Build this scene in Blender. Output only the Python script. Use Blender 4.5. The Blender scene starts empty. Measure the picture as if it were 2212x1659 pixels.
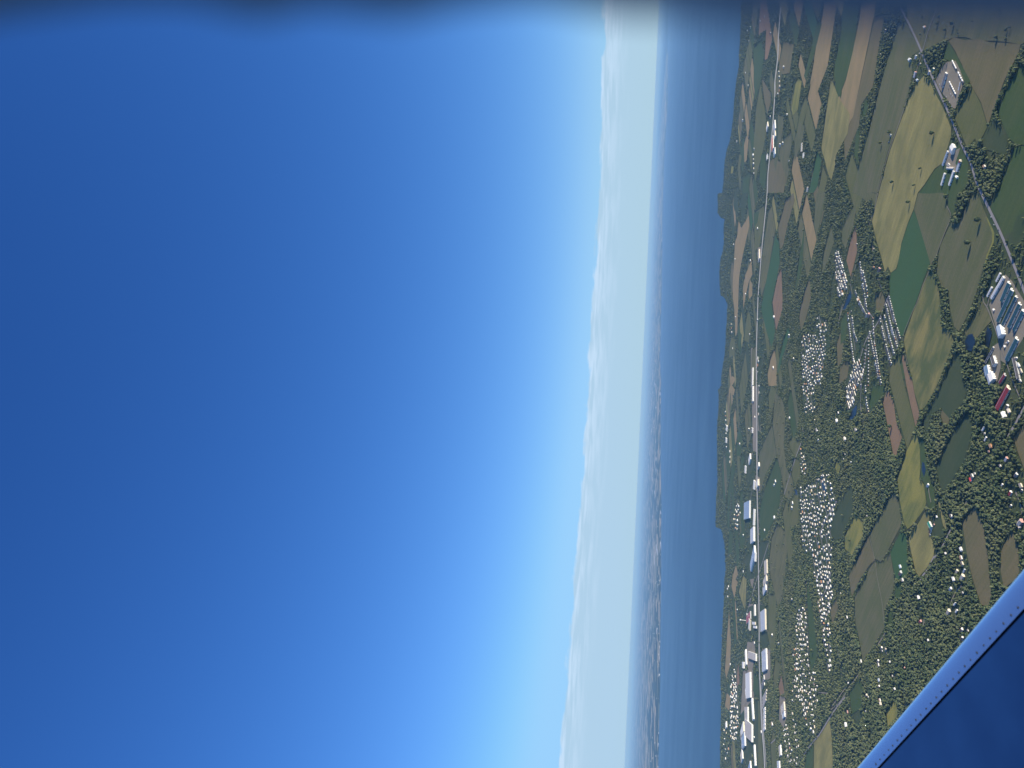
import bpy, bmesh, math, random
import numpy as np
from mathutils import Matrix, Vector
random.seed(7); rng = np.random.default_rng(7)
sc = bpy.context.scene
C = sc.collection
H = 1000.0                                   # flying height over the plain

# ------------------------------------------------------------------ camera
FPX = 1598.0
PITCH = math.radians(9.96); ROLL = math.atan(75/1659)
d = np.array([math.cos(ROLL), -math.sin(ROLL)])
Uc = np.array([-d[0]*math.cos(PITCH), -d[1]*math.cos(PITCH), -math.sin(PITCH)])
Yc = (np.array([0, 0, -1.0]) - math.sin(PITCH)*Uc)/math.cos(PITCH)
Xc = np.cross(Yc, Uc)
RM = np.array([Xc, Yc, Uc])
cam_d = bpy.data.cameras.new('camera'); cam = bpy.data.objects.new('camera', cam_d); C.objects.link(cam)
cam.matrix_world = Matrix(RM.tolist()).to_4x4(); cam.location = (0, 0, H)
cam_d.sensor_width = 36; cam_d.lens = 26; cam_d.clip_start = 0.01; cam_d.clip_end = 900000
cam_d.dof.use_dof = True; cam_d.dof.focus_distance = 400; cam_d.dof.aperture_fstop = 2.3
sc.camera = cam
sc.view_settings.view_transform = 'Standard'; sc.view_settings.look = 'None'
sc.view_settings.exposure = 0.38; sc.view_settings.gamma = 1
sc.cycles.volume_bounces = 2; sc.cycles.max_bounces = 8; sc.cycles.transparent_max_bounces = 16

# ------------------------------------------------------------------ light
SUN_AZ, SUN_EL = math.radians(115), math.radians(19.5)
sd = bpy.data.lights.new('sun', 'SUN'); sun = bpy.data.objects.new('sun', sd); C.objects.link(sun)
sd.energy = 5.0; sd.angle = math.radians(0.5); sd.color = (1.0, 0.92, 0.79)
sv = Vector((math.sin(SUN_AZ)*math.cos(SUN_EL), math.cos(SUN_AZ)*math.cos(SUN_EL), math.sin(SUN_EL)))
sun.rotation_euler = sv.to_track_quat('Z', 'Y').to_euler()
w = bpy.data.worlds.new('World'); sc.world = w; w.use_nodes = True
nt = w.node_tree; N = nt.nodes; L = nt.links; N.clear()
def nd(tree, t, **k):
    n = tree.nodes.new(t)
    for a, b in k.items(): setattr(n, a, b)
    return n
def mth(tree, op, a, b=None, c=None, clamp=False):
    n = tree.nodes.new('ShaderNodeMath'); n.operation = op; n.use_clamp = clamp
    for i, v in enumerate((a, b, c)):
        if v is None: continue
        if isinstance(v, (int, float)): n.inputs[i].default_value = v
        else: tree.links.new(v, n.inputs[i])
    return n.outputs[0]
def mixc(tree, fac, a, b, mode='MIX'):
    n = tree.nodes.new('ShaderNodeMix'); n.data_type = 'RGBA'; n.blend_type = mode
    for i, v in ((0, fac), (6, a), (7, b)):
        if isinstance(v, (int, float)): n.inputs[i].default_value = v
        elif isinstance(v, tuple): n.inputs[i].default_value = (*v, 1) if len(v) == 3 else v
        else: tree.links.new(v, n.inputs[i])
    return n.outputs[2]
sky = nd(nt, 'ShaderNodeTexSky', sky_type='NISHITA')
sky.sun_disc = False; sky.sun_elevation = SUN_EL; sky.sun_rotation = SUN_AZ
sky.altitude = 1000; sky.air_density = 1.0; sky.dust_density = 0.1; sky.ozone_density = 1.6
hs = nd(nt, 'ShaderNodeHueSaturation'); hs.inputs['Saturation'].default_value = 1.15
L.new(sky.outputs[0], hs.inputs['Color'])
tc = nd(nt, 'ShaderNodeTexCoord'); sx = nd(nt, 'ShaderNodeSeparateXYZ'); L.new(tc.outputs['Generated'], sx.inputs[0])
mp = nd(nt, 'ShaderNodeMapping'); mp.inputs['Scale'].default_value = (7, 7, 60); L.new(tc.outputs['Generated'], mp.inputs[0])
n1 = nd(nt, 'ShaderNodeTexNoise'); n1.inputs['Scale'].default_value = 1.6; n1.inputs['Detail'].default_value = 7; n1.inputs['Roughness'].default_value = 0.55
L.new(mp.outputs[0], n1.inputs['Vector'])
edge = mth(nt, 'ADD', mth(nt, 'MULTIPLY', sx.outputs[0], -0.016), 0.066)
mpb = nd(nt, 'ShaderNodeMapping'); mpb.inputs['Scale'].default_value = (30, 30, 90); L.new(tc.outputs['Generated'], mpb.inputs[0])
nb = nd(nt, 'ShaderNodeTexNoise'); nb.inputs['Scale'].default_value = 1.0; nb.inputs['Detail'].default_value = 6; nb.inputs['Roughness'].default_value = .6; L.new(mpb.outputs[0], nb.inputs['Vector'])
edge = mth(nt, 'ADD', edge, mth(nt, 'MULTIPLY', n1.outputs['Fac'], 0.014))
edge = mth(nt, 'ADD', edge, mth(nt, 'MULTIPLY', mth(nt, 'SUBTRACT', nb.outputs['Fac'], .5), 0.016))
below = mth(nt, 'DIVIDE', mth(nt, 'SUBTRACT', edge, sx.outputs[2]), 0.0035, clamp=True)
mp2 = nd(nt, 'ShaderNodeMapping'); mp2.inputs['Scale'].default_value = (14, 14, 170); L.new(tc.outputs['Generated'], mp2.inputs[0])
n2 = nd(nt, 'ShaderNodeTexNoise'); n2.inputs['Scale'].default_value = 1.3; n2.inputs['Detail'].default_value = 6
L.new(mp2.outputs[0], n2.inputs['Vector'])
top = mth(nt, 'SUBTRACT', 1.0, mth(nt, 'DIVIDE', mth(nt, 'SUBTRACT', edge, sx.outputs[2]), 0.035, clamp=True))   # thick near the cloud tops
wisp = mth(nt, 'MULTIPLY', mth(nt, 'MULTIPLY', mth(nt, 'SUBTRACT', n2.outputs['Fac'], 0.40), 5, clamp=True), top)
CLOUD_LO = (4.5, 6.35, 8.0); CLOUD_HI = (5.9, 7.7, 9.7)
ccol = mixc(nt, wisp, CLOUD_LO, CLOUD_HI)
fac = mth(nt, 'MULTIPLY', below, mth(nt, 'ADD', 0.86, mth(nt, 'MULTIPLY', wisp, 0.1)))
SKY_GAIN = (0.95, 1.15, 1.6)
sk = nd(nt, 'ShaderNodeSeparateColor'); L.new(mixc(nt, 1.0, hs.outputs[0], SKY_GAIN, 'MULTIPLY'), sk.inputs[0])
skc = nd(nt, 'ShaderNodeCombineColor')
for i_, (kk, ee, mx_, ds_) in enumerate(((.70, 1.26, 3.3, 1.2), (.885, 1.09, 6.4, 1.8), (1.25, .93, 9.8, 1.5))):      # clear-air tint: deeper red and green falloff overhead
    L.new(mth(nt, 'SMOOTH_MIN', mth(nt, 'MULTIPLY', mth(nt, 'POWER', sk.outputs[i_], ee), kk), mx_, ds_), skc.inputs[i_])
col = mixc(nt, fac, skc.outputs[0], ccol)
bg = nd(nt, 'ShaderNodeBackground'); bg.inputs[1].default_value = 0.077; L.new(col, bg.inputs[0])
wo = nd(nt, 'ShaderNodeOutputWorld'); L.new(bg.outputs[0], wo.inputs[0])

# ------------------------------------------------------------------ measuring
OFF = {1: (1616, 0), 2: (1616, 1659), 3: (1616, 3318), 4: (1616, 4942), 5: (0, 0), 6: (0, 1659), 7: (0, 3318), 8: (0, 4942)}
def PX(c, x, y): return 1404.3+.2513*(x+OFF[c][0]), .2513*(y+OFF[c][1])
def ray(px, py): return RM @ np.array([(px-1106)/FPX, -(py-829.5)/FPX, -1.0])
def gp(c, x, y, z=0.0):
    v = ray(*PX(c, x, y)); t = (z-H)/v[2]; return (v[0]*t, v[1]*t)
def G(c, pts): return [gp(c, *p) for p in pts]
def proj(x, y, z):
    v = np.stack([x, y, z-H]); q = RM.T @ v
    return 1106+FPX*q[0]/-q[2], 829.5-FPX*q[1]/-q[2]

# ------------------------------------------------------------------ materials
def mat(name, rough=0.9, spec=0.3, metal=0.0):
    m = bpy.data.materials.new(name); m.use_nodes = True
    b = m.node_tree.nodes['Principled BSDF']
    b.inputs['Roughness'].default_value = rough; b.inputs['Specular IOR Level'].default_value = spec; b.inputs['Metallic'].default_value = metal
    return m, m.node_tree, b
def flat(name, c, rough=0.7, spec=0.3, metal=0.0, var=0.12, scale=0.15):
    m, t, b = mat(name, rough, spec, metal)
    tc = nd(t, 'ShaderNodeTexCoord'); n = nd(t, 'ShaderNodeTexNoise'); n.inputs['Scale'].default_value = scale; n.inputs['Detail'].default_value = 5
    t.links.new(tc.outputs['Object'], n.inputs['Vector'])
    c2 = tuple(x*(1-var*2) for x in c); c1 = tuple(min(x*(1+var), .9) for x in c)
    t.links.new(mixc(t, n.outputs['Fac'], c2, c1), b.inputs['Base Color'])
    return m
GRID = math.radians(47)      # the plots run this way
def field_mat(name, c1, c2, c3=None, patch=0.5, streak=0.35):
    m, t, b = mat(name, 0.95, 0.1)
    g = nd(t, 'ShaderNodeNewGeometry'); oi = nd(t, 'ShaderNodeObjectInfo')
    add = nd(t, 'ShaderNodeVectorMath', operation='ADD'); t.links.new(g.outputs['Position'], add.inputs[0])
    sc_ = nd(t, 'ShaderNodeVectorMath', operation='SCALE'); sc_.inputs[0].default_value = (900, 1300, 0); t.links.new(oi.outputs['Random'], sc_.inputs['Scale']); t.links.new(sc_.outputs[0], add.inputs[1])
    rt = nd(t, 'ShaderNodeVectorRotate', rotation_type='Z_AXIS'); rt.inputs['Angle'].default_value = -GRID; t.links.new(add.outputs[0], rt.inputs[0])
    def noise(sx_, sy_, det, ro=.55):
        mp = nd(t, 'ShaderNodeMapping'); mp.inputs['Scale'].default_value = (sx_, sy_, .01); t.links.new(rt.outputs[0], mp.inputs[0])
        n = nd(t, 'ShaderNodeTexNoise'); n.inputs['Scale'].default_value = 1; n.inputs['Detail'].default_value = det; n.inputs['Roughness'].default_value = ro; n.inputs['Distortion'].default_value = .3
        t.links.new(mp.outputs[0], n.inputs['Vector']); return n.outputs['Fac']
    def sharp(v, lo, k): return mth(t, 'MULTIPLY', mth(t, 'SUBTRACT', v, lo), k, clamp=True)
    # plots run along local Y after the rotation
    pa = sharp(noise(.012, .005, 6), .40, 4.5)
    st = sharp(noise(.09, .0025, 4), .38, 5)
    fi = noise(.2, .12, 5, .7)
    c = mixc(t, mth(t, 'MULTIPLY', pa, patch), c1, c2)
    c = mixc(t, mth(t, 'MULTIPLY', st, streak), c, c3 or tuple(x*.7 for x in c1))
    f = mth(t, 'ADD', .62, mth(t, 'MULTIPLY', fi, .76))
    cm = nd(t, 'ShaderNodeCombineColor'); [t.links.new(f, cm.inputs[i]) for i in range(3)]
    t.links.new(mixc(t, 1.0, c, cm.outputs[0], 'MULTIPLY'), b.inputs['Base Color'])
    return m
FM = {
 'gold':   field_mat('stubble_gold', (.33,.29,.10), (.16,.165,.06), (.25,.21,.08), .8, .55),
 'yellow': field_mat('crop_yellow', (.27,.25,.06), (.12,.15,.045), (.33,.27,.09), .9, .35),
 'olive':  field_mat('grass_olive', (.14,.145,.05), (.19,.17,.075), (.10,.12,.045)),
 'mottled':field_mat('crop_mottled', (.11,.135,.05), (.30,.25,.085), (.15,.15,.055), 1.0, .3),
 'brown':  field_mat('crop_brown', (.175,.15,.07), (.12,.125,.05), (.22,.17,.09)),
 'grey':   field_mat('crop_grey', (.135,.14,.06), (.18,.16,.085), (.10,.12,.045), .8, .45),
 'emerald':field_mat('crop_emerald', (.062,.125,.045), (.07,.115,.04), (.06,.12,.045), .4, .3),
 'green':  field_mat('meadow_green', (.07,.11,.035), (.095,.115,.04), (.055,.09,.032), .7, .4),
 'dark':   field_mat('meadow_dark', (.065,.09,.04), (.085,.10,.045), (.055,.08,.035), .7, .3),
 'pink':   field_mat('bare_soil', (.30,.19,.105), (.22,.15,.09), (.25,.17,.09), .7, .4),
 'tan':    field_mat('stubble_tan', (.36,.26,.12), (.27,.22,.10), (.30,.21,.10), .8, .4),
 'dirt':   field_mat('gravel_yard', (.30,.25,.18), (.22,.20,.14), (.26,.23,.17), .7, .2),
 'rough':  field_mat('rough_pasture', (.15,.15,.06), (.09,.11,.045), (.20,.17,.08), .9, .6),
 'lawn':   field_mat('lawn', (.055,.085,.033), (.10,.105,.05), (.07,.09,.04), .8, .3),
}
GROUND = field_mat('woodland_floor', (.06,.085,.035), (.10,.11,.05), (.08,.09,.04), .7, .3)
ROAD = flat('road_surface', (.33,.30,.27), .9, .2, var=.12, scale=.02)
TRACK = flat('track_gravel', (.30,.26,.19), .95, .1, var=.2, scale=.03)
CONC = flat('highway_concrete', (.62,.57,.46), .9, .2, var=.1, scale=.02)
def water_mat(name, c):
    m, t, b = mat(name, .18, .5)
    g = nd(t, 'ShaderNodeNewGeometry'); mp = nd(t, 'ShaderNodeMapping'); mp.inputs['Scale'].default_value = (.0004, .0007, 1); t.links.new(g.outputs['Position'], mp.inputs[0])
    n = nd(t, 'ShaderNodeTexNoise'); n.inputs['Scale'].default_value = 1; n.inputs['Detail'].default_value = 6; t.links.new(mp.outputs[0], n.inputs['Vector'])
    t.links.new(mth(t, 'ADD', .30, mth(t, 'MULTIPLY', n.outputs['Fac'], .16)), b.inputs['Roughness'])
    b.inputs['Base Color'].default_value = (*c, 1)
    return m
WATER = water_mat('lake_water', (.012, .045, .085))
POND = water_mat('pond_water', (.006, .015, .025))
def leaf_mat(name, lo, hi):
    m, t, b = mat(name, .85, .15)
    a = nd(t, 'ShaderNodeAttribute', attribute_name='tint'); oi = nd(t, 'ShaderNodeObjectInfo')
    f = mth(t, 'FRACT', mth(t, 'ADD', a.outputs['Fac'], oi.outputs['Random']))
    f = mth(t, 'POWER', f, 1.6)
    g = nd(t, 'ShaderNodeNewGeometry'); n = nd(t, 'ShaderNodeTexNoise'); n.inputs['Scale'].default_value = .0035; n.inputs['Detail'].default_value = 3; t.links.new(g.outputs['Position'], n.inputs['Vector'])
    c = mixc(t, f, lo, hi)
    b.inputs['Roughness'].default_value = .95
    n3 = mth(t, 'MULTIPLY', mth(t, 'SUBTRACT', n.outputs['Fac'], .5), 3, clamp=True)
    c = mixc(t, mth(t, 'MULTIPLY', n3, .6), c, (.12, .115, .06))
    t.links.new(c, b.inputs['Base Color'])
    return m
LEAF = leaf_mat('foliage', (.05, .075, .034), (.15, .165, .075))
BARK = flat('bark', (.10, .075, .05), .95, .1)
WHITE = flat('white_siding', (.84, .82, .76), .6, .3, var=.04)
CREAM = flat('cream_siding', (.74, .66, .50), .7, .3, var=.06)
GREYW = flat('grey_siding', (.5, .5, .48), .7, .3, var=.06)
ORANGE = flat('orange_brick', (.50, .26, .13), .8, .2)
PINKW = flat('pink_siding', (.66, .38, .32), .8, .2)
RGREY = flat('grey_shingle_roof', (.20, .19, .19), .9, .2)
RDARK = flat('dark_shingle_roof', (.10, .095, .10), .9, .2)
RBROWN = flat('brown_shingle_roof', (.22, .15, .11), .9, .2)
RLIGHT = flat('light_metal_roof', (.55, .56, .57), .5, .4)
RPALE = flat('pale_blue_metal_roof', (.36, .44, .54), .5, .4)
RTAN = flat('tan_membrane_roof', (.56, .50, .43), .8, .2)
RWHITE = flat('white_membrane_roof', (.78, .76, .72), .7, .2)
TEAL = flat('teal_metal_roof', (.045, .13, .14), .5, .4)
RED = flat('red_metal_roof', (.42, .05, .05), .5, .4)
RED_O = flat('orange_red_roof', (.75, .14, .06), .6, .3)
GREEN_R = flat('green_metal_roof', (.03, .20, .13), .5, .4)
BLACK = flat('dark_rubber', (.03, .03, .03), .8, .2)
GLASSD = flat('dark_car_glass', (.02, .025, .03), .1, .6)

# ------------------------------------------------------------------ object helpers
def new_obj(name, me, parent=None, loc=None):
    o = bpy.data.objects.new(name, me); C.objects.link(o)
    if parent is not None: o.parent = parent
    if loc is not None: o.location = loc
    return o
def mesh(name, verts, faces, mats, mi=None, smooth=False):
    me = bpy.data.meshes.new(name); me.from_pydata([tuple(map(float, v)) for v in verts], [], faces)
    for m in (mats if isinstance(mats, (list, tuple)) else [mats]): me.materials.append(m)
    if mi is not None: me.polygons.foreach_set('material_index', mi)
    if smooth: me.polygons.foreach_set('use_smooth', [True]*len(faces))
    me.update(); return me
def tag(o, label=None, cat=None, group=None, kind=None):
    if label: o['label'] = label
    if cat: o['category'] = cat
    if group: o['group'] = group
    if kind: o['kind'] = kind
    return o
def empty(name, loc, rz=0.0):
    o = bpy.data.objects.new(name, None); C.objects.link(o); o.location = loc; o.rotation_euler = (0, 0, rz); o.empty_display_size = 1; return o
def copy_tree(o, parent=None):
    c = o.copy(); C.objects.link(c); c.parent = parent
    for ch in o.children: copy_tree(ch, c)
    return c
def box(x0, x1, y0, y1, z0, z1):
    v = [(x, y, z) for z in (z0, z1) for y in (y0, y1) for x in (x0, x1)]
    return v, [(0, 2, 3, 1), (4, 5, 7, 6), (0, 1, 5, 4), (2, 6, 7, 3), (0, 4, 6, 2), (1, 3, 7, 5)]
def join(*parts):
    V, F = [], []
    for v, f in parts:
        n = len(V); V += list(v); F += [tuple(i+n for i in q) for q in f]
    return V, F

# ------------------------------------------------------------------ ground sheets
R_ = 420000.0
v = [(-R_, -20000, -1), (R_, -20000, -1), (R_, R_, -1), (-R_, R_, -1)]
tag(new_obj('ground', mesh('ground', v, [(0, 1, 2, 3)], GROUND)), 'dark green wooded ground of the near shore', 'ground', kind='structure')

SHORE = [gp(5, 900, -1500)] + G(5, [(830,-300),(780,60),(780,160),(775,320),(765,460),(765,560),(740,700),(725,850),(715,1000),(690,1200),(660,1280),(640,1400),(635,1520),(620,1659)]) \
 + G(6, [(595,1),(580,10),(583,90),(580,170),(612,215),(640,222),(632,300),(635,420),(622,520),(606,560),(600,620),(596,700),(598,800),(606,880),(640,900),(665,960),(660,1100),(650,1200),(650,1300),(640,1400),(622,1500),(610,1600),(615,1650)]) \
 + G(7, [(585,40),(592,100),(588,200),(580,300),(575,400),(577,600),(580,800),(575,900),(568,980),(563,1210),(612,1232),(630,1300),(645,1400),(650,1600)]) \
 + G(8, [(640,35),(636,200),(628,350),(620,500),(612,700),(605,900),(612,1050),(610,1200),(605,1400),(603,1659),(620,2600),(640,4000)])
FAR = G(5, [(150,-1500),(150,350),(152,600),(150,900),(135,1150),(120,1400)]) + G(6, [(112,0),(105,250),(105,500),(100,800),(95,1000),(90,1250),(85,1400)]) + G(7, [(95,0),(90,300),(90,600),(97,1000),(95,1300),(95,1659)]) + G(8, [(94,100),(90,400),(86,700),(88,900),(75,1400),(70,1659),(60,2600),(40,4000)])
FAR = [(x*1.0, y) for x, y in FAR]
vs = [(x, y, 0.0) for x, y in SHORE] + [(x, y, 0.0) for x, y in FAR[::-1]]
tag(new_obj('lake', mesh('lake', vs, [tuple(range(len(vs)))], WATER)), 'wide blue lake between the two shores', 'lake', kind='structure')

fm, t, b = mat('far_land', .95, .1)
g = nd(t, 'ShaderNodeNewGeometry')
def vor(scale, rnd=1.0):
    mp = nd(t, 'ShaderNodeMapping'); mp.inputs['Scale'].default_value = scale; t.links.new(g.outputs['Position'], mp.inputs[0])
    n = nd(t, 'ShaderNodeTexVoronoi'); n.inputs['Scale'].default_value = 1; n.inputs['Randomness'].default_value = rnd; t.links.new(mp.outputs[0], n.inputs['Vector'])
    s = nd(t, 'ShaderNodeSeparateColor'); t.links.new(n.outputs['Color'], s.inputs[0]); return s
va = vor((.0011, .0005, 1)); vb = vor((.0035, .0012, 1)); vc = vor((.006, .0006, 1))
open_ = mth(t, 'GREATER_THAN', va.outputs[0], .62)
c = mixc(t, vb.outputs[1], (.02, .04, .02), (.05, .075, .035))
c = mixc(t, open_, c, mixc(t, va.outputs[2], (.09, .12, .06), (.33, .28, .18)))
c = mixc(t, mth(t, 'GREATER_THAN', vb.outputs[2], .88), c, (.42, .36, .24))
c = mixc(t, mth(t, 'GREATER_THAN', vc.outputs[0], .985), c, (.6, .6, .58))
t.links.new(c, b.inputs['Base Color'])
fv = [(x, y, 1.0) for x, y in FAR] + [(-R_, FAR[-1][1]+20000, 1), (-R_, R_-1000, 1), (R_, R_-1000, 1), (R_, FAR[0][1], 1)]
tag(new_obj('far_shore_land', mesh('far_shore_land', fv, [tuple(range(len(fv)))], fm)), 'hazy patchwork land beyond the lake', 'land', kind='structure')

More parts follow.
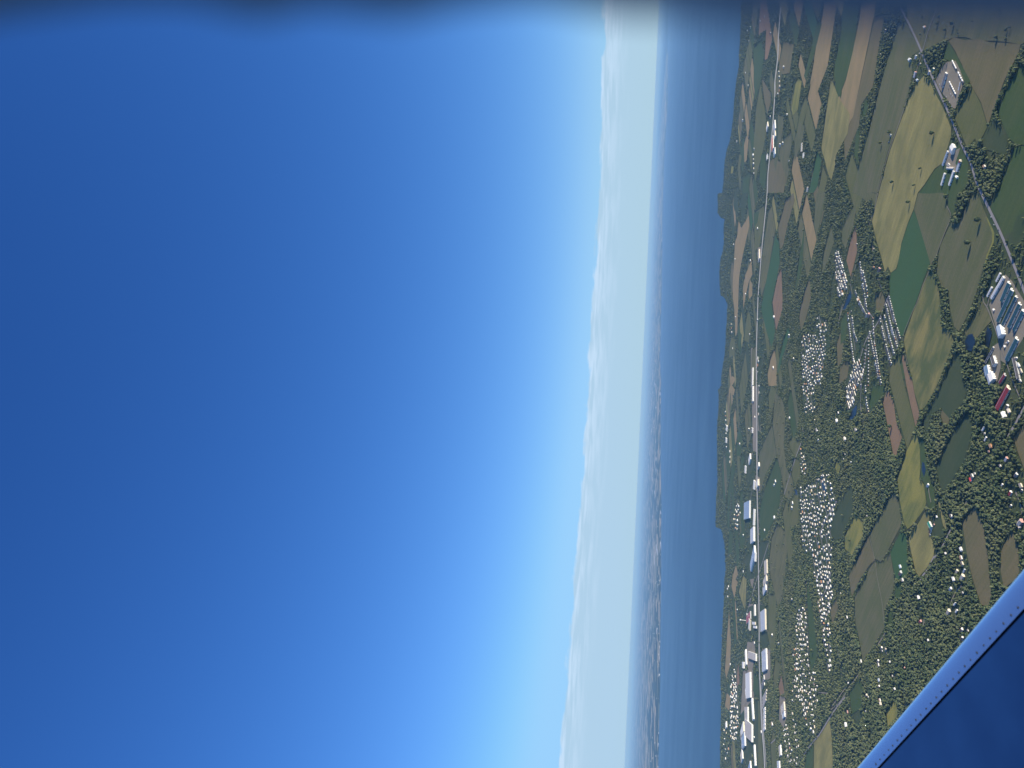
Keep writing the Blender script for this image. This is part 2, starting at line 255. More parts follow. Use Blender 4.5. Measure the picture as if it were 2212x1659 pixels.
# (kind, crop, polygon)
FIELDS = [
 # ---- open country laid first, plots over it
 ('lawn',2,[(1140,0),(1598,-40),(1700,-100),(1750,1900),(1600,1659),(1500,1480),(1440,1500),(1350,1380),(1310,1330),(1340,1130),(1250,930),(1280,850),(1400,560),(1400,480),(1330,440),(1300,250),(1250,100)]),
 ('lawn',2,[(-60,480),(70,480),(110,740),(170,600),(250,560),(330,640),(330,860),(330,1040),(390,1060),(440,860),(490,1060),(545,1270),(470,1500),(390,1659),(290,1900),(170,1900),(60,1800),(80,1560),(130,1460),(60,1050),(100,1000),(90,840),(40,900),(-60,860)]),
 ('lawn',1,[(620,500),(700,430),(760,500),(860,640),(820,720),(760,620),(700,720),(640,700)]),
 ('rough',1,[(590,-200),(1700,-200),(1700,330),(1570,380),(1000,320),(900,360),(830,380),(760,430),(700,430),(600,220)]),
 ('green',1,[(30,260),(50,0),(170,0),(170,130),(130,460),(60,700),(0,850),(-30,800),(0,420)]),
 ('tan',1,[(190,130),(200,0),(330,0),(310,130),(230,520),(130,1000),(30,1200),(-10,1330),(-40,1200),(0,860),(70,680),(130,430)]),
 ('brown',1,[(320,140),(400,130),(340,480),(300,740),(200,900),(180,1080),(130,1200),(60,1380),(50,1180),(130,1000),(230,540)]),
 ('grey',1,[(530,180),(590,200),(700,430),(622,490),(640,640),(600,820),(515,1080),(430,1300),(375,1500),(340,1659),(120,1659),(260,1150),(330,880),(400,600),(470,380)]),
 ('green',1,[(240,860),(262,900),(230,1010),(205,980)]),
 ('green',1,[(160,1130),(190,1100),(170,1400),(140,1330)]),
 ('grey',1,[(130,1659),(230,1659),(340,1659),(330,1800),(290,1700),(250,1740),(200,1690)]),
 ('gold',1,[(745,640),(800,720),(875,870),(935,1000),(975,1110),(970,1180),(900,1400),(830,1450),(740,1590),(685,1659),(650,1799),(600,1919),(545,2089),(520,2240),(500,2310),(455,2344),(430,2289),(405,2339),(370,2200),(330,2060),(292,1900),(350,1659),(445,1300),(525,1080),(607,860),(655,750)]),
 ('green',1,[(978,1185),(1060,1270),(1120,1400),(1120,1560),(1060,1659),(930,1670),(690,1670),(745,1592),(835,1455),(905,1400)]),
 ('brown',1,[(950,350),(1000,320),(1570,380),(1550,460),(1430,690),(1330,960),(1290,1080),(1230,880),(1150,740),(1010,440)]),
 ('olive',1,[(1000,1000),(1140,745),(1160,760),(1225,885),(1285,1085),(1250,1160),(1200,1240),(1180,1190),(1110,1270),(1050,1120)]),
 ('green',1,[(950,350),(1140,700),(1100,730),(1030,560),(930,510),(900,520)]),
 ('green',1,[(1560,580),(1700,560),(1700,1250),(1530,1240),(1470,1190),(1390,1000),(1375,960),(1460,740)]),
 ('dark',1,[(1345,1010),(1400,1090),(1455,1210),(1440,1330),(1290,1290),(1240,1250),(1290,1130)]),
 ('green',1,[(1700,1260),(1700,1760),(1540,1860),(1500,1990),(1425,2030),(1380,1890),(1310,1790),(1380,1640),(1430,1500),(1500,1310),(1530,1250)]),
 ('dirt',1,[(935,530),(1010,520),(1050,600),(1085,700),(1050,800),(1010,930),(990,930),(960,880),(870,760),(840,690),(880,600)]),
 ('dirt',1,[(960,1260),(1010,1290),(1050,1270),(1040,1310),(1010,1400),(1050,1480),(1010,1480),(940,1450),(920,1400)]),
 ('grey',2,[(35,330),(90,180),(150,100),(160,130),(130,280),(65,480),(35,420)]),
 ('pink',2,[(155,285),(165,500),(110,720),(72,580),(110,400)]),
 ('grey',2,[(690,0),(910,0),(940,110),(968,210),(910,370),(855,520),(795,625),(730,400),(665,170),(655,140)]),
 ('emerald',2,[(652,150),(680,220),(740,420),(792,600),(730,760),(640,1030),(565,1225),(530,1230),(500,1100),(450,900),(440,740),(460,685),(505,655),(545,440),(603,262)]),
 ('green',2,[(955,0),(1025,0),(1010,100),(1000,170),(980,190),(945,110)]),
 ('grey',2,[(1155,20),(1210,20),(1250,130),(1290,220),(1335,340),(1330,430),(1280,560),(1250,640),(1190,860),(1110,1060),(1040,1190),(1000,1150),(965,1000),(955,840),(890,800),(852,680),(860,590),(880,450),(980,240),(1040,260),(1090,150)]),
 ('yellow',2,[(1270,200),(1290,220),(1345,340),(1340,420),(1280,570),(1265,700),(1255,640),(1275,540),(1325,420),(1325,340)]),
 ('mottled',2,[(800,650),(840,740),(870,860),(880,1000),(890,1150),(960,1180),(1000,1280),(950,1400),(890,1560),(830,1700),(755,1830),(710,1880),(660,1720),(640,1600),(590,1400),(565,1260),(640,1040),(730,780)]),
 ('rough',2,[(1240,930),(1290,1000),(1320,1100),(1290,1130),(1200,1240),(1110,1240),(1085,1190),(1150,1090),(1200,1000)]),
 ('dark',2,[(1000,1400),(1050,1370),(1060,1560),(1110,1700),(1080,1800),(980,1900),(950,1960),(890,1850),(790,1920),(750,2040),(740,1950),(850,1740),(930,1560)]),
 ('brown',2,[(325,870),(370,835),(405,920),(380,1030),(330,1000)]),
 ('green',2,[(520,1400),(545,1350),(580,1480),(600,1600),(560,1600)]),
 ('pink',2,[(590,1659),(545,1400),(560,1380),(610,1560),(640,1620),(665,1760),(702,1900),(668,2010),(640,1890)]),
 ('olive',2,[(455,1500),(520,1400),(560,1600),(630,1870),(662,2010),(600,2200),(590,2180),(540,2000),(470,1720),(440,1600)]),
 ('brown',2,[(20,1200),(45,1300),(30,1450),(0,1500),(-10,1300)]),('brown',2,[(60,1450),(100,1450),(80,1590),(10,1640),(20,1500)]),
 ('dirt',2,[(1440,700),(1500,760),(1620,960),(1640,1180),(1540,1330),(1450,1470),(1400,1440),(1390,1250),(1350,1130),(1300,960),(1340,900)]),
 ('dirt',2,[(1330,1320),(1390,1280),(1400,1500),(1370,1620),(1300,1600)]),
 ('green',2,[(1480,770),(1530,860),(1440,1130),(1390,1150)]),
 ('pink',3,[(430,30),(480,150),(500,300),(550,440),(500,600),(475,580),(430,350),(385,130)]),
 ('yellow',3,[(670,400),(700,480),(710,700),(700,800),(740,850),(760,1000),(750,1045),(650,1185),(600,1230),(570,1180),(535,1000),(510,800),(590,560),(650,440)]),
 ('gold',3,[(770,1065),(795,1180),(795,1280),(830,1390),(820,1480),(760,1570),(700,1640),(670,1600),(635,1450),(608,1310),(680,1200),(745,1085)]),
 ('dark',3,[(1110,210),(1150,310),(1150,400),(1110,560),(1080,650),(990,800),(910,905),(880,860),(845,690),(880,640),(950,480),(1050,300)]),
 ('grey',3,[(485,900),(520,1000),(545,1150),(540,1210),(400,1470),(370,1512),(315,1485),(275,1265),(380,1100),(430,990)]),
 ('brown',3,[(260,1290),(318,1500),(290,1520),(190,1659),(120,1815),(95,1640),(120,1580)]),
 ('grey',4,[(300,-110),(370,-98),(450,-190),(485,35),(475,140),(400,300),(405,450),(330,570),(215,745),(185,560),(150,400),(145,190),(240,10)]),
 ('emerald',3,[(545,1240),(590,1290),(595,1400),(600,1600),(560,1659),(500,1659),(450,1430)]),
 ('dark',3,[(90,880),(125,860),(130,1080),(60,1225),(20,1310),(-10,1330),(-60,1290),(-40,1120)]),
 ('yellow',3,[(150,1110),(212,1170),(220,1280),(120,1450),(60,1400),(62,1290)]),
 ('brown',3,[(1190,1020),(1250,1200),(1280,1400),(1305,1659),(1320,1800),(1290,1900),(1230,1880),(1160,1659),(1110,1450),(1070,1180)]),
 ('brown',3,[(1500,1240),(1550,1400),(1560,1600),(1530,1659),(1430,1740),(1400,1600),(1405,1400)]),
 ('brown',3,[(1598,330),(1750,200),(1750,900),(1620,760),(1545,560),(1510,450)]),
 ('brown',3,[(890,200),(960,280),(950,330),(910,330),(885,260)]),
 ('gold',3,[(862,920),(890,1050),(930,1180),(935,1245),(905,1200),(870,1040),(850,930)]),
 ('green',3,[(300,0),(420,0),(385,90),(280,200),(268,180)]),
 ('green',3,[(690,430),(740,450),(760,600),(790,800),(830,900),(840,1050),(790,1050),(770,1000),(745,840),(715,790),(715,640)]),
 ('dark',3,[(740,330),(780,240),(790,300),(770,430)]),
 ('dark',3,[(860,1100),(900,1200),(910,1290),(850,1300),(800,1200),(820,1150)]),
 ('green',4,[(495,70),(555,60),(530,200),(492,200)]),('green',4,[(185,880),(212,960),(200,1150),(125,1195),(98,1020)]),('dark',4,[(120,1205),(210,1160),(208,1220),(170,1290)]),
 ('yellow',4,[(490,1075),(515,1150),(505,1220),(430,1310),(418,1180)]),
 ('green',4,[(440,310),(470,300),(465,400),(430,440)]),('lawn',4,[(350,650),(450,620),(480,720),(380,730)]),
 # ---- left-hand (farther) panels
 ('dirt',6,[(868,1330),(912,1330),(914,1670),(866,1670)]),('dirt',7,[(872,-10),(914,0),(918,570),(885,560)]),('dirt',7,[(925,0),(945,20),(950,400),(927,380)]),('dirt',7,[(826,640),(880,570),(905,700),(840,760)]),('dirt',7,[(885,760),(950,790),(945,900),(890,900)]),('dirt',7,[(838,1140),(870,1150),(835,1250),(820,1240)]),
 ('dirt',8,[(850,250),(925,250),(928,480),(860,500)]),('dirt',8,[(945,240),(1022,280),(1024,480),(950,490)]),('dirt',8,[(835,580),(900,570),(905,680),(870,880),(830,760)]),('dirt',8,[(965,630),(1035,640),(1035,890),(980,910)]),('dirt',8,[(800,820),(885,820),(900,1240),(915,1500),(790,1600),(780,1200)]),('dirt',8,[(985,-20),(1015,-20),(1012,150),(985,160)]),('dirt',8,[(845,-10),(900,10),(880,120)]),
 ('dirt',5,[(1060,1010),(1100,1020),(1098,1330),(1050,1340),(1060,1150)]),('dirt',5,[(1095,620),(1130,610),(1120,760),(1090,800)]),('dirt',6,[(925,470),(955,460),(955,590),(930,600)]),
 ('gold',8,[(1545,1250),(1565,1420),(1575,1720),(1410,1720),(1410,1445)]),('green',8,[(1405,1450),(1405,1720),(1330,1720),(1345,1550)]),
 ('green',8,[(1355,50),(1380,200),(1420,450),(1440,700),(1400,800),(1382,850),(1348,100)]),
 ('brown',8,[(1600,200),(1618,280),(1570,430),(1550,300)]),
 ('olive',8,[(1020,160),(1085,170),(1080,500),(1070,640),(1040,640),(1010,500)]),
 ('olive',8,[(1080,720),(1125,770),(1110,860),(1070,1000),(1062,850)]),('olive',8,[(1060,1320),(1080,1450),(1100,1720),(1050,1720),(1040,1450)]),
 ('rough',8,[(1040,0),(1150,0),(1140,200),(1100,270),(1060,100)]),('pink',8,[(1130,860),(1155,1010),(1120,1040),(1105,960)]),
 ('gold',8,[(800,0),(830,40),(820,300),(800,260),(765,150)]),('tan',8,[(710,10),(755,60),(725,200),(700,100)]),
 ('tan',8,[(680,310),(695,560),(690,770),(655,900),(645,820),(665,500)]),('pink',8,[(760,760),(770,930),(745,960),(748,850)]),
 ('tan',8,[(660,1010),(695,1060),(680,1170),(645,1130)]),('dark',8,[(960,495),(1010,490),(1018,600),(970,640),(950,560)]),
 ('green',8,[(890,860),(930,880),(935,1050),(885,1000)]),('olive',8,[(900,1080),(940,1080),(960,1400),(980,1720),(930,1720),(915,1300)]),
 ('lawn',8,[(780,1200),(900,1050),(930,1100),(930,1720),(780,1720)]),('lawn',8,[(1000,960),(1020,1100),(1000,1350),(970,1200),(965,1000)]),
 ('lawn',8,[(800,300),(920,250),(930,480),(800,560)]),('lawn',8,[(945,250),(1020,270),(1020,480),(945,480)]),
 ('dirt',8,[(1115,1040),(1160,1050),(1180,1200),(1150,1320),(1110,1250)]),
 ('grey',7,[(1050,330),(1085,590),(1000,740),(950,920),(935,600),(965,520)]),
 ('green',7,[(1090,620),(1130,770),(1115,1000),(1080,1130),(1040,1200),(1000,1300),(950,1340),(945,1060),(1000,850)]),
 ('rough',7,[(1080,60),(1140,120),(1165,250),(1150,500),(1170,700),(1225,800),(1235,900),(1200,980),(1160,940),(1130,750),(1090,590),(1055,320)]),
 ('olive',7,[(1040,0),(1095,20),(1060,160),(1025,200),(1020,80)]),
 ('olive',7,[(1230,440),(1300,480),(1280,560),(1250,620),(1205,520),(1195,480)]),
 ('rough',7,[(1100,1180),(1165,1260),(1180,1400),(1160,1640),(1040,1659),(1025,1500),(1050,1300)]),
 ('olive',7,[(1205,980),(1275,900),(1280,1080),(1280,1180),(1210,1220),(1190,1100)]),('olive',7,[(1240,620),(1290,640),(1290,760),(1250,860),(1220,760)]),
 ('green',7,[(710,560),(735,700),(705,850),(685,1000),(682,1230),(665,1200),(672,900),(705,700)]),('green',7,[(682,1240),(710,1250),(705,1440),(672,1440)]),
 ('tan',7,[(678,200),(688,280),(672,370),(680,30),(695,-20),(730,30),(720,80),(690,60)]),
 ('green',7,[(765,1290),(795,1240),(820,1300),(800,1400),(780,1400)]),('olive',7,[(740,200),(762,230),(755,310),(740,300)]),
 ('green',7,[(752,400),(770,370),(795,440),(780,600),(745,600)]),('green',7,[(780,640),(800,580),(815,640),(770,740)]),
 ('tan',7,[(845,1420),(862,1500),(850,1610),(835,1480)]),('tan',7,[(740,1540),(757,1620),(720,1700),(708,1640)]),
 ('lawn',7,[(940,0),(1010,0),(960,200),(940,430),(925,200)]),('lawn',7,[(830,620),(900,580),(910,900),(850,1000),(830,760)]),
 ('lawn',7,[(820,980),(920,950),(925,1659),(830,1659)]),('dark',7,[(940,1350),(1020,1330),(1010,1480),(960,1560),(945,1500)]),
 ('yellow',7,[(1610,640),(1640,700),(1620,760),(1590,700)]),
 ('tan',6,[(760,225),(785,300),(850,190),(855,280),(800,520),(785,600),(765,740),(750,1200),(735,1235),(725,1000),(712,900),(712,780),(730,430),(752,360)]),
 ('tan',6,[(872,570),(880,700),(850,760),(820,900),(803,1000),(800,800),(820,700),(845,650)]),('tan',6,[(860,750),(882,780),(878,880),(850,915),(848,850)]),
 ('olive',6,[(900,170),(985,110),(975,300),(940,460),(900,500),(900,380)]),('rough',6,[(1045,110),(1080,300),(1030,600),(1000,760),(960,890),(945,800),(965,560),(1000,300),(1020,170)]),
 ('emerald',6,[(1080,360),(1110,420),(1115,600),(1075,800),(1045,940),(1065,1100),(1075,1190),(1050,1330),(1005,1200),(955,1000),(990,800),(1040,560)]),
 ('pink',6,[(1130,650),(1140,900),(1138,1000),(1085,1185),(1055,940),(1080,810),(1105,700)]),('tan',6,[(1070,1340),(1088,1450),(1090,1659),(1020,1659),(1012,1560),(1040,1420)]),
 ('emerald',6,[(1190,1150),(1200,1220),(1130,1440),(1105,1550),(1102,1490),(1150,1260)]),('brown',6,[(1170,60),(1235,0),(1245,60),(1185,260),(1145,450),(1122,490),(1102,300)]),
 ('grey',6,[(1510,0),(1480,200),(1430,370),(1412,260),(1430,0)]),('green',6,[(1330,270),(1318,520),(1300,680),(1245,860),(1262,720)]),
 ('brown',6,[(1375,740),(1385,900),(1340,1080),(1300,1190),(1285,1070),(1305,950),(1350,790)]),('grey',6,[(1560,280),(1585,420),(1520,610),(1475,700),(1500,500)]),
 ('olive',6,[(700,1235),(732,1255),(728,1400),(682,1410),(684,1330)]),('olive',6,[(860,1040),(870,1150),(850,1290),(812,1270),(820,1150),(842,1010)]),
 ('green',6,[(770,1185),(790,1220),(770,1370),(755,1300)]),('tan',6,[(705,1570),(735,1600),(705,1659),(685,1620)]),('green',6,[(1640,1100),(1700,1000),(1690,1250),(1640,1300)]),
 ('lawn',6,[(920,900),(940,900),(960,1060),(1000,1300),(950,1659),(930,1659),(925,1300)]),('rough',6,[(875,1340),(910,1330),(912,1659),(868,1659)]),
 ('lawn',6,[(720,20),(740,90),(728,160),(715,100)]),('green',6,[(890,180),(940,150),(925,250),(895,300)]),
 ('lawn',6,[(1440,1040),(1540,1100),(1560,1300),(1500,1500),(1480,1659),(1310,1659),(1300,1350),(1320,1220),(1400,1220)]),
 ('lawn',6,[(1600,470),(1659,480),(1659,880),(1640,900),(1590,700)]),
 ('lawn',7,[(1300,0),(1430,0),(1430,220),(1330,260)]),('lawn',7,[(1290,900),(1400,830),(1500,760),(1570,900),(1610,980),(1570,1200),(1580,1659),(1420,1659),(1310,1400)]),
 ('dark',7,[(1659,990),(1659,1300),(1612,1325),(1585,1100)]),
 ('olive',5,[(950,725),(995,1000),(1000,1150),(970,1300),(920,1490),(908,1560),(896,1480),(892,1230),(912,950)]),
 ('pink',5,[(950,0),(1000,0),(1030,180),(1050,340),(1010,505),(988,515),(1000,250),(935,300)]),('green',5,[(960,350),(978,480),(948,720),(910,850),(892,740),(892,420)]),
 ('brown',5,[(962,670),(1038,800),(1038,880),(1010,980),(982,850)]),('brown',5,[(1150,360),(1238,380),(1200,630),(1110,640),(1112,560)]),
 ('yellow',5,[(1280,665),(1305,700),(1270,945),(1230,990),(1218,940),(1252,720)]),('olive',5,[(1340,810),(1360,920),(1290,1150),(1252,1190),(1285,1000)]),
 ('tan',5,[(1490,110),(1500,0),(1610,0),(1600,80),(1530,560),(1480,690),(1430,820),(1412,680),(1375,730),(1405,560),(1440,330)]),
 ('green',5,[(1440,180),(1480,200),(1435,380),(1340,690),(1325,650),(1385,420)]),
 ('gold',5,[(1560,670),(1635,860),(1720,980),(1700,1150),(1600,1330),(1588,1440),(1560,1550),(1535,1500),(1475,1270),(1512,1000)]),
 ('brown',5,[(1040,1375),(1075,1355),(1130,1400),(1168,1540),(1150,1659),(1012,1659),(1022,1450)]),('tan',5,[(830,1160),(848,1200),(830,1380),(812,1400),(808,1250)]),
 ('grey',5,[(1100,985),(1148,1000),(1145,1100),(1082,1480),(1065,1400),(1100,1200)]),('grey',5,[(1160,1190),(1218,1130),(1218,1250),(1170,1490),(1135,1390)]),
 ('emerald',5,[(1440,1300),(1475,1380),(1440,1600),(1405,1659),(1365,1659),(1400,1500)]),('olive',5,[(1490,1430),(1528,1530),(1500,1659),(1445,1659)]),
 ('grey',5,[(1290,1060),(1335,1080),(1300,1250),(1242,1390),(1245,1200)]),('green',5,[(800,1540),(860,1480),(850,1659),(800,1659)]),
 ('yellow',5,[(700,1420),(720,1430),(712,1490),(695,1490)]),('olive',5,[(770,1320),(790,1340),(770,1480),(752,1460)]),
 ('green',5,[(1600,500),(1640,420),(1650,800),(1640,850),(1580,640)]),('green',5,[(955,1330),(990,1310),(1000,1500),(985,1640),(940,1560)]),
 ('lawn',5,[(1060,1000),(1100,1020),(1100,1350),(1030,1350),(1010,1020)]),('rough',5,[(1075,600),(1135,620),(1110,840),(1075,800)]),
]
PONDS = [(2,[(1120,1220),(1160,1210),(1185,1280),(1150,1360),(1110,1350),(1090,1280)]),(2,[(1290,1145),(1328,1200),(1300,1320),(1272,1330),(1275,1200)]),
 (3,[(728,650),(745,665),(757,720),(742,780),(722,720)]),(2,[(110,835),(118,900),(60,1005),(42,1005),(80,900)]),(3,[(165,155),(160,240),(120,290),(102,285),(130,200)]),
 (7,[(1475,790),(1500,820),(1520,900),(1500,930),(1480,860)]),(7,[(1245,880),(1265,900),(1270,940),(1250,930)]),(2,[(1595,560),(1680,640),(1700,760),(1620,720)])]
def inpoly(px, py, poly):
    r = np.zeros(np.shape(px), bool); n = len(poly)
    for i in range(n):
        x1, y1 = poly[i]; x2, y2 = poly[(i+1) % n]
        if y1 == y2: continue
        r ^= ((y1 > py) != (y2 > py)) & (px < (x2-x1)*(py-y1)/(y2-y1)+x1)
    return r
SP_ = [tuple(proj(x, y, 0.0)) for x, y in SHORE]
masks = []
def fringe(pts, n=5, amp=.012):
    out = []
    for i, p in enumerate(pts):
        q = pts[(i+1) % len(pts)]; dx, dy = q[0]-p[0], q[1]-p[1]; l = math.hypot(dx, dy)
        k = max(1, min(n, int(l/40)))
        for j in range(k):
            f = j/k; o = random.uniform(-1, 1)*min(l*amp, 5) if j else 0
            out.append((p[0]+dx*f-dy/l*o, p[1]+dy*f+dx/l*o))
    return out
def sheet(name, pts, m, z, rag=True):
    if rag: pts = fringe(pts)
    cx = sum(p[0] for p in pts)/len(pts); cy = sum(p[1] for p in pts)/len(pts)
    me = mesh(name, [(x-cx, y-cy, 0) for x, y in pts], [tuple(range(len(pts)))], m)
    if me.polygons[0].normal.z < 0: me.flip_normals()
    return tag(new_obj(name, me, loc=(cx, cy, z)), kind='structure')
for i, (k, c, poly) in enumerate(FIELDS):
    sheet('yard' if k == 'dirt' else 'meadow' if k in ('lawn', 'rough') else 'field', G(c, poly), FM[k], .05+.006*i)
    masks.append((k, [PX(c, *p) for p in poly]))
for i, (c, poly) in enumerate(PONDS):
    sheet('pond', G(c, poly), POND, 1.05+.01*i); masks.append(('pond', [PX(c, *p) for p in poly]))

# patchwork of adjoining plots between the traced ones
ga = math.radians(43); Rg = np.array([[math.cos(ga), -math.sin(ga)], [math.sin(ga), math.cos(ga)]]); npl = 0
KEEP_OUT = [[PX(*p) for p in q] for q in (
  [(6,1290,1000),(6,1560,1000),(7,1620,-20),(7,1660,1700),(8,1620,900),(8,1470,1700),(8,1130,1700),(8,1130,1200),(8,1200,1000),(8,1190,200),(7,1280,1640),(7,1270,820),(7,1290,500),(7,1290,-20)],
  [(6,1140,560),(6,1300,480),(6,1250,1200),(6,1150,1350),(6,1060,1200)], [(2,-70,440),(2,500,440),(2,560,1300),(2,400,2100),(2,-60,1800)], [(8,780,150),(8,1030,240),(8,1030,1700),(8,780,1700)], [(7,820,560),(7,930,560),(7,930,1660),(7,820,1660)])]
kinds = ['grey','olive','green','tan','emerald','dark','brown','gold','rough','pink']; kw = [4,5,4,3.2,1.4,2,2.5,2.4,2,.8]
for a_ in np.arange(-11000, 15000, 620):
    b_ = -13000.0
    while b_ < 13000:
        wd_ = random.uniform(75, 200); ln_ = random.uniform(380, 606); of = random.uniform(0, 30)
        cor = [(a_+of+12, b_+9), (a_+of+ln_, b_+9), (a_+of+ln_, b_+wd_-9), (a_+of+12, b_+wd_-9)]; b_ += wd_
        if random.random() < .16: continue
        wc_ = [tuple(np.array(p) @ Rg.T) for p in cor]
        ctr = (sum(p[0] for p in wc_)/4, sum(p[1] for p in wc_)/4); D_ = math.hypot(*ctr)
        if D_ < 3900 or D_ > 9600 or ctr[1] < 2500: continue
        ts = wc_+[ctr]+[((wc_[q][0]+wc_[(q+1) % 4][0])/2, (wc_[q][1]+wc_[(q+1) % 4][1])/2) for q in range(4)]
        tp = [proj(x, y, 0.0) for x, y in ts]
        if tp[4][1] < -60 or tp[4][1] > 1720: continue
        if any(p[0] < np.interp(p[1], [q[1] for q in SP_], [q[0] for q in SP_])+9 for p in tp): continue
        TX, TY = np.array([p[0] for p in tp]), np.array([p[1] for p in tp])
        if any(inpoly(TX, TY, ko).any() for ko in KEEP_OUT): continue
        hits = sum(inpoly(TX[:5], TY[:5], m_).sum() for k_, m_ in masks)
        if hits > 1: continue
        if tp[4][1] > 1150 and random.random() < .2: continue
        kd = random.choices(kinds, kw)[0]
        sheet('field', wc_, FM[kd], .02+.00005*npl, False); masks.append((kd, [proj(x, y, 0.0) for x, y in wc_])); npl += 1
print('plots', npl)
# roads: (name, crop, points, width in metres, material)
ROADS = [
 ('road',1,[(540,60),(570,120),(640,260),(690,370),(720,440),(760,540),(850,740),(960,980),(1050,1200),(1100,1310),(1135,1375),(1165,1470),(1200,1580),(1250,1690),(1300,1789),(1400,1999),(1500,2239),(1600,2490),(1680,2690)],11,ROAD),
 ('road',1,[(850,60),(830,130),(780,260),(740,400),(715,470)],6,ROAD),
 ('road',1,[(720,475),(680,600),(655,690),(600,845),(520,1080),(430,1330),(345,1659),(320,1780),(290,1880),(200,2119),(150,2300),(110,2419),(60,2590),(10,2750)],5,TRACK),
 ('track',1,[(870,1100),(1180,880),(1255,1080)],0.01,TRACK),
 ('track',2,[(940,110),(973,200),(930,320),(885,430),(850,530),(800,640),(735,790),(690,920),(630,1050),(562,1240),(585,1400),(605,1480)],3,TRACK),
 ('road',2,[(318,400),(300,490),(325,640),(345,740),(390,840),(415,900),(440,975)],6,ROAD),
 ('road',2,[(440,880),(400,970),(375,1040),(335,1130),(250,1250),(200,1400),(160,1560),(130,1700),(105,1800)],7,ROAD),
 ('lane',2,[(430,920),(470,1080),(520,1300)],5,ROAD),('lane',2,[(372,1060),(420,1260),(470,1440)],5,ROAD),('lane',2,[(310,1180),(330,1420),(365,1620)],5,ROAD),
 ('lane',2,[(110,780),(125,870)],5,ROAD),('lane',2,[(200,640),(230,820),(230,960),(280,1040),(310,1080)],5,ROAD),('lane',2,[(100,1020),(130,1200),(150,1350)],5,ROAD),('lane',2,[(250,1300),(230,1500),(190,1700)],5,ROAD),
 ('driveway',2,[(1250,885),(1258,940),(1290,990),(1350,1150),(1395,1290),(1450,1450),(1490,1570),(1530,1670),(1570,1760)],5,TRACK),
 ('driveway',2,[(1290,970),(1310,890),(1370,800),(1430,720)],4,TRACK),
 ('road',3,[(1660,90),(1598,200),(1530,320),(1465,440)],10,ROAD),
 ('road',3,[(990,1200),(920,1340),(860,1450),(820,1480),(780,1570),(725,1640),(690,1720)],7,ROAD),('road',3,[(760,1580),(765,1700),(770,1790)],6,TRACK),
 ('track',3,[(268,1270),(320,1500),(340,1650),(380,1850),(400,2050)],4,TRACK),('driveway',3,[(780,880),(790,940),(803,1000)],6,TRACK),('driveway',3,[(822,1090),(830,1180)],3,TRACK),
 ('driveway',3,[(1530,910),(1565,990),(1590,1100)],7,TRACK),('driveway',3,[(1120,980),(1080,1050)],6,TRACK),('driveway',3,[(200,180),(215,300),(230,380),(215,440)],8,TRACK),('lane',3,[(205,-10),(195,150),(205,260)],5,ROAD),
 ('track',3,[(550,1225),(400,1480),(370,1512),(315,1490)],2,BLACK),('track',3,[(320,1500),(200,1659),(140,1780)],2.5,BLACK),('track',3,[(600,1235),(650,1210),(760,1060)],3,BLACK),
 ('lane',4,[(410,500),(340,610)],7,TRACK),('lane',4,[(395,560),(420,680)],9,TRACK),('lane',4,[(352,640),(365,730)],4,TRACK),('lane',4,[(185,850),(90,980),(20,1090),(-60,1160)],6,TRACK),
 ('lane',4,[(1070,90),(1010,160),(970,250)],6,TRACK),('lane',4,[(1015,290),(1020,420),(1055,540)],4,TRACK),('lane',4,[(750,360),(735,450)],7,TRACK),('lane',4,[(0,650),(20,760),(40,900)],4,TRACK),('lane',4,[(485,860),(500,930)],5,TRACK),('lane',4,[(760,0),(768,180)],7,TRACK),('driveway',4,[(600,880),(595,940)],5,TRACK),
 ('highway',5,[(1125,60),(1110,240),(1105,320),(1100,480),(1085,620),(1075,700),(1075,800),(1065,950),(1050,1150),(1030,1350),(1015,1500),(1008,1659),(985,1909),(965,2109),(945,2359),(930,2559),(920,2859),(915,3109),(918,3318),(920,3718),(922,4218),(930,4568),(935,4977),(940,5342),(940,5642),(950,5942),(963,6242),(980,6442),(988,6642),(992,6900)],46,CONC),
 ('highway',8,[(940,880),(957,1000),(972,1300),(992,1500),(1000,1659),(1006,1900)],22,CONC),
 ('road',7,[(1310,360),(1318,430),(1260,600),(1220,720),(1165,900),(1130,1010),(1080,1180),(1020,1350),(980,1480),(940,1600),(920,1659),(880,1800),(830,1880)],11,ROAD),
 ('road',5,[(888,1340),(890,1500),(885,1659),(892,1900),(893,2100),(880,2250)],16,TRACK),
 ('road',8,[(1260,1640),(1330,1540),(1400,1440),(1460,1370),(1540,1240),(1600,1150),(1680,1050)],9,ROAD),
 ('road',8,[(1345,40),(1350,250),(1360,500),(1375,850)],8,TRACK),('road',7,[(1610,990),(1550,1080),(1500,1180),(1460,1280)],9,ROAD),('road',8,[(1560,-30),(1520,120),(1470,200)],8,ROAD),
 ('road',6,[(1659,950),(1620,1120)],6,ROAD),('road',7,[(1530,1500),(1560,1380)],8,ROAD),('road',8,[(1270,430),(1340,250)],5,ROAD),('road',8,[(830,340),(900,100),(925,20)],14,ROAD),
 ('road',8,[(980,960),(1030,900)],9,ROAD),('road',8,[(1040,1450),(1090,1400),(1130,1330)],8,ROAD),('road',7,[(830,1100),(870,950),(880,850)],10,ROAD),('driveway',8,[(1450,1010),(1535,1020)],6,TRACK),('lane',8,[(1625,680),(1650,860)],6,TRACK),
 ('road',8,[(1565,1130),(1620,1060),(1690,960)],7,TRACK),
]
roadpts = []
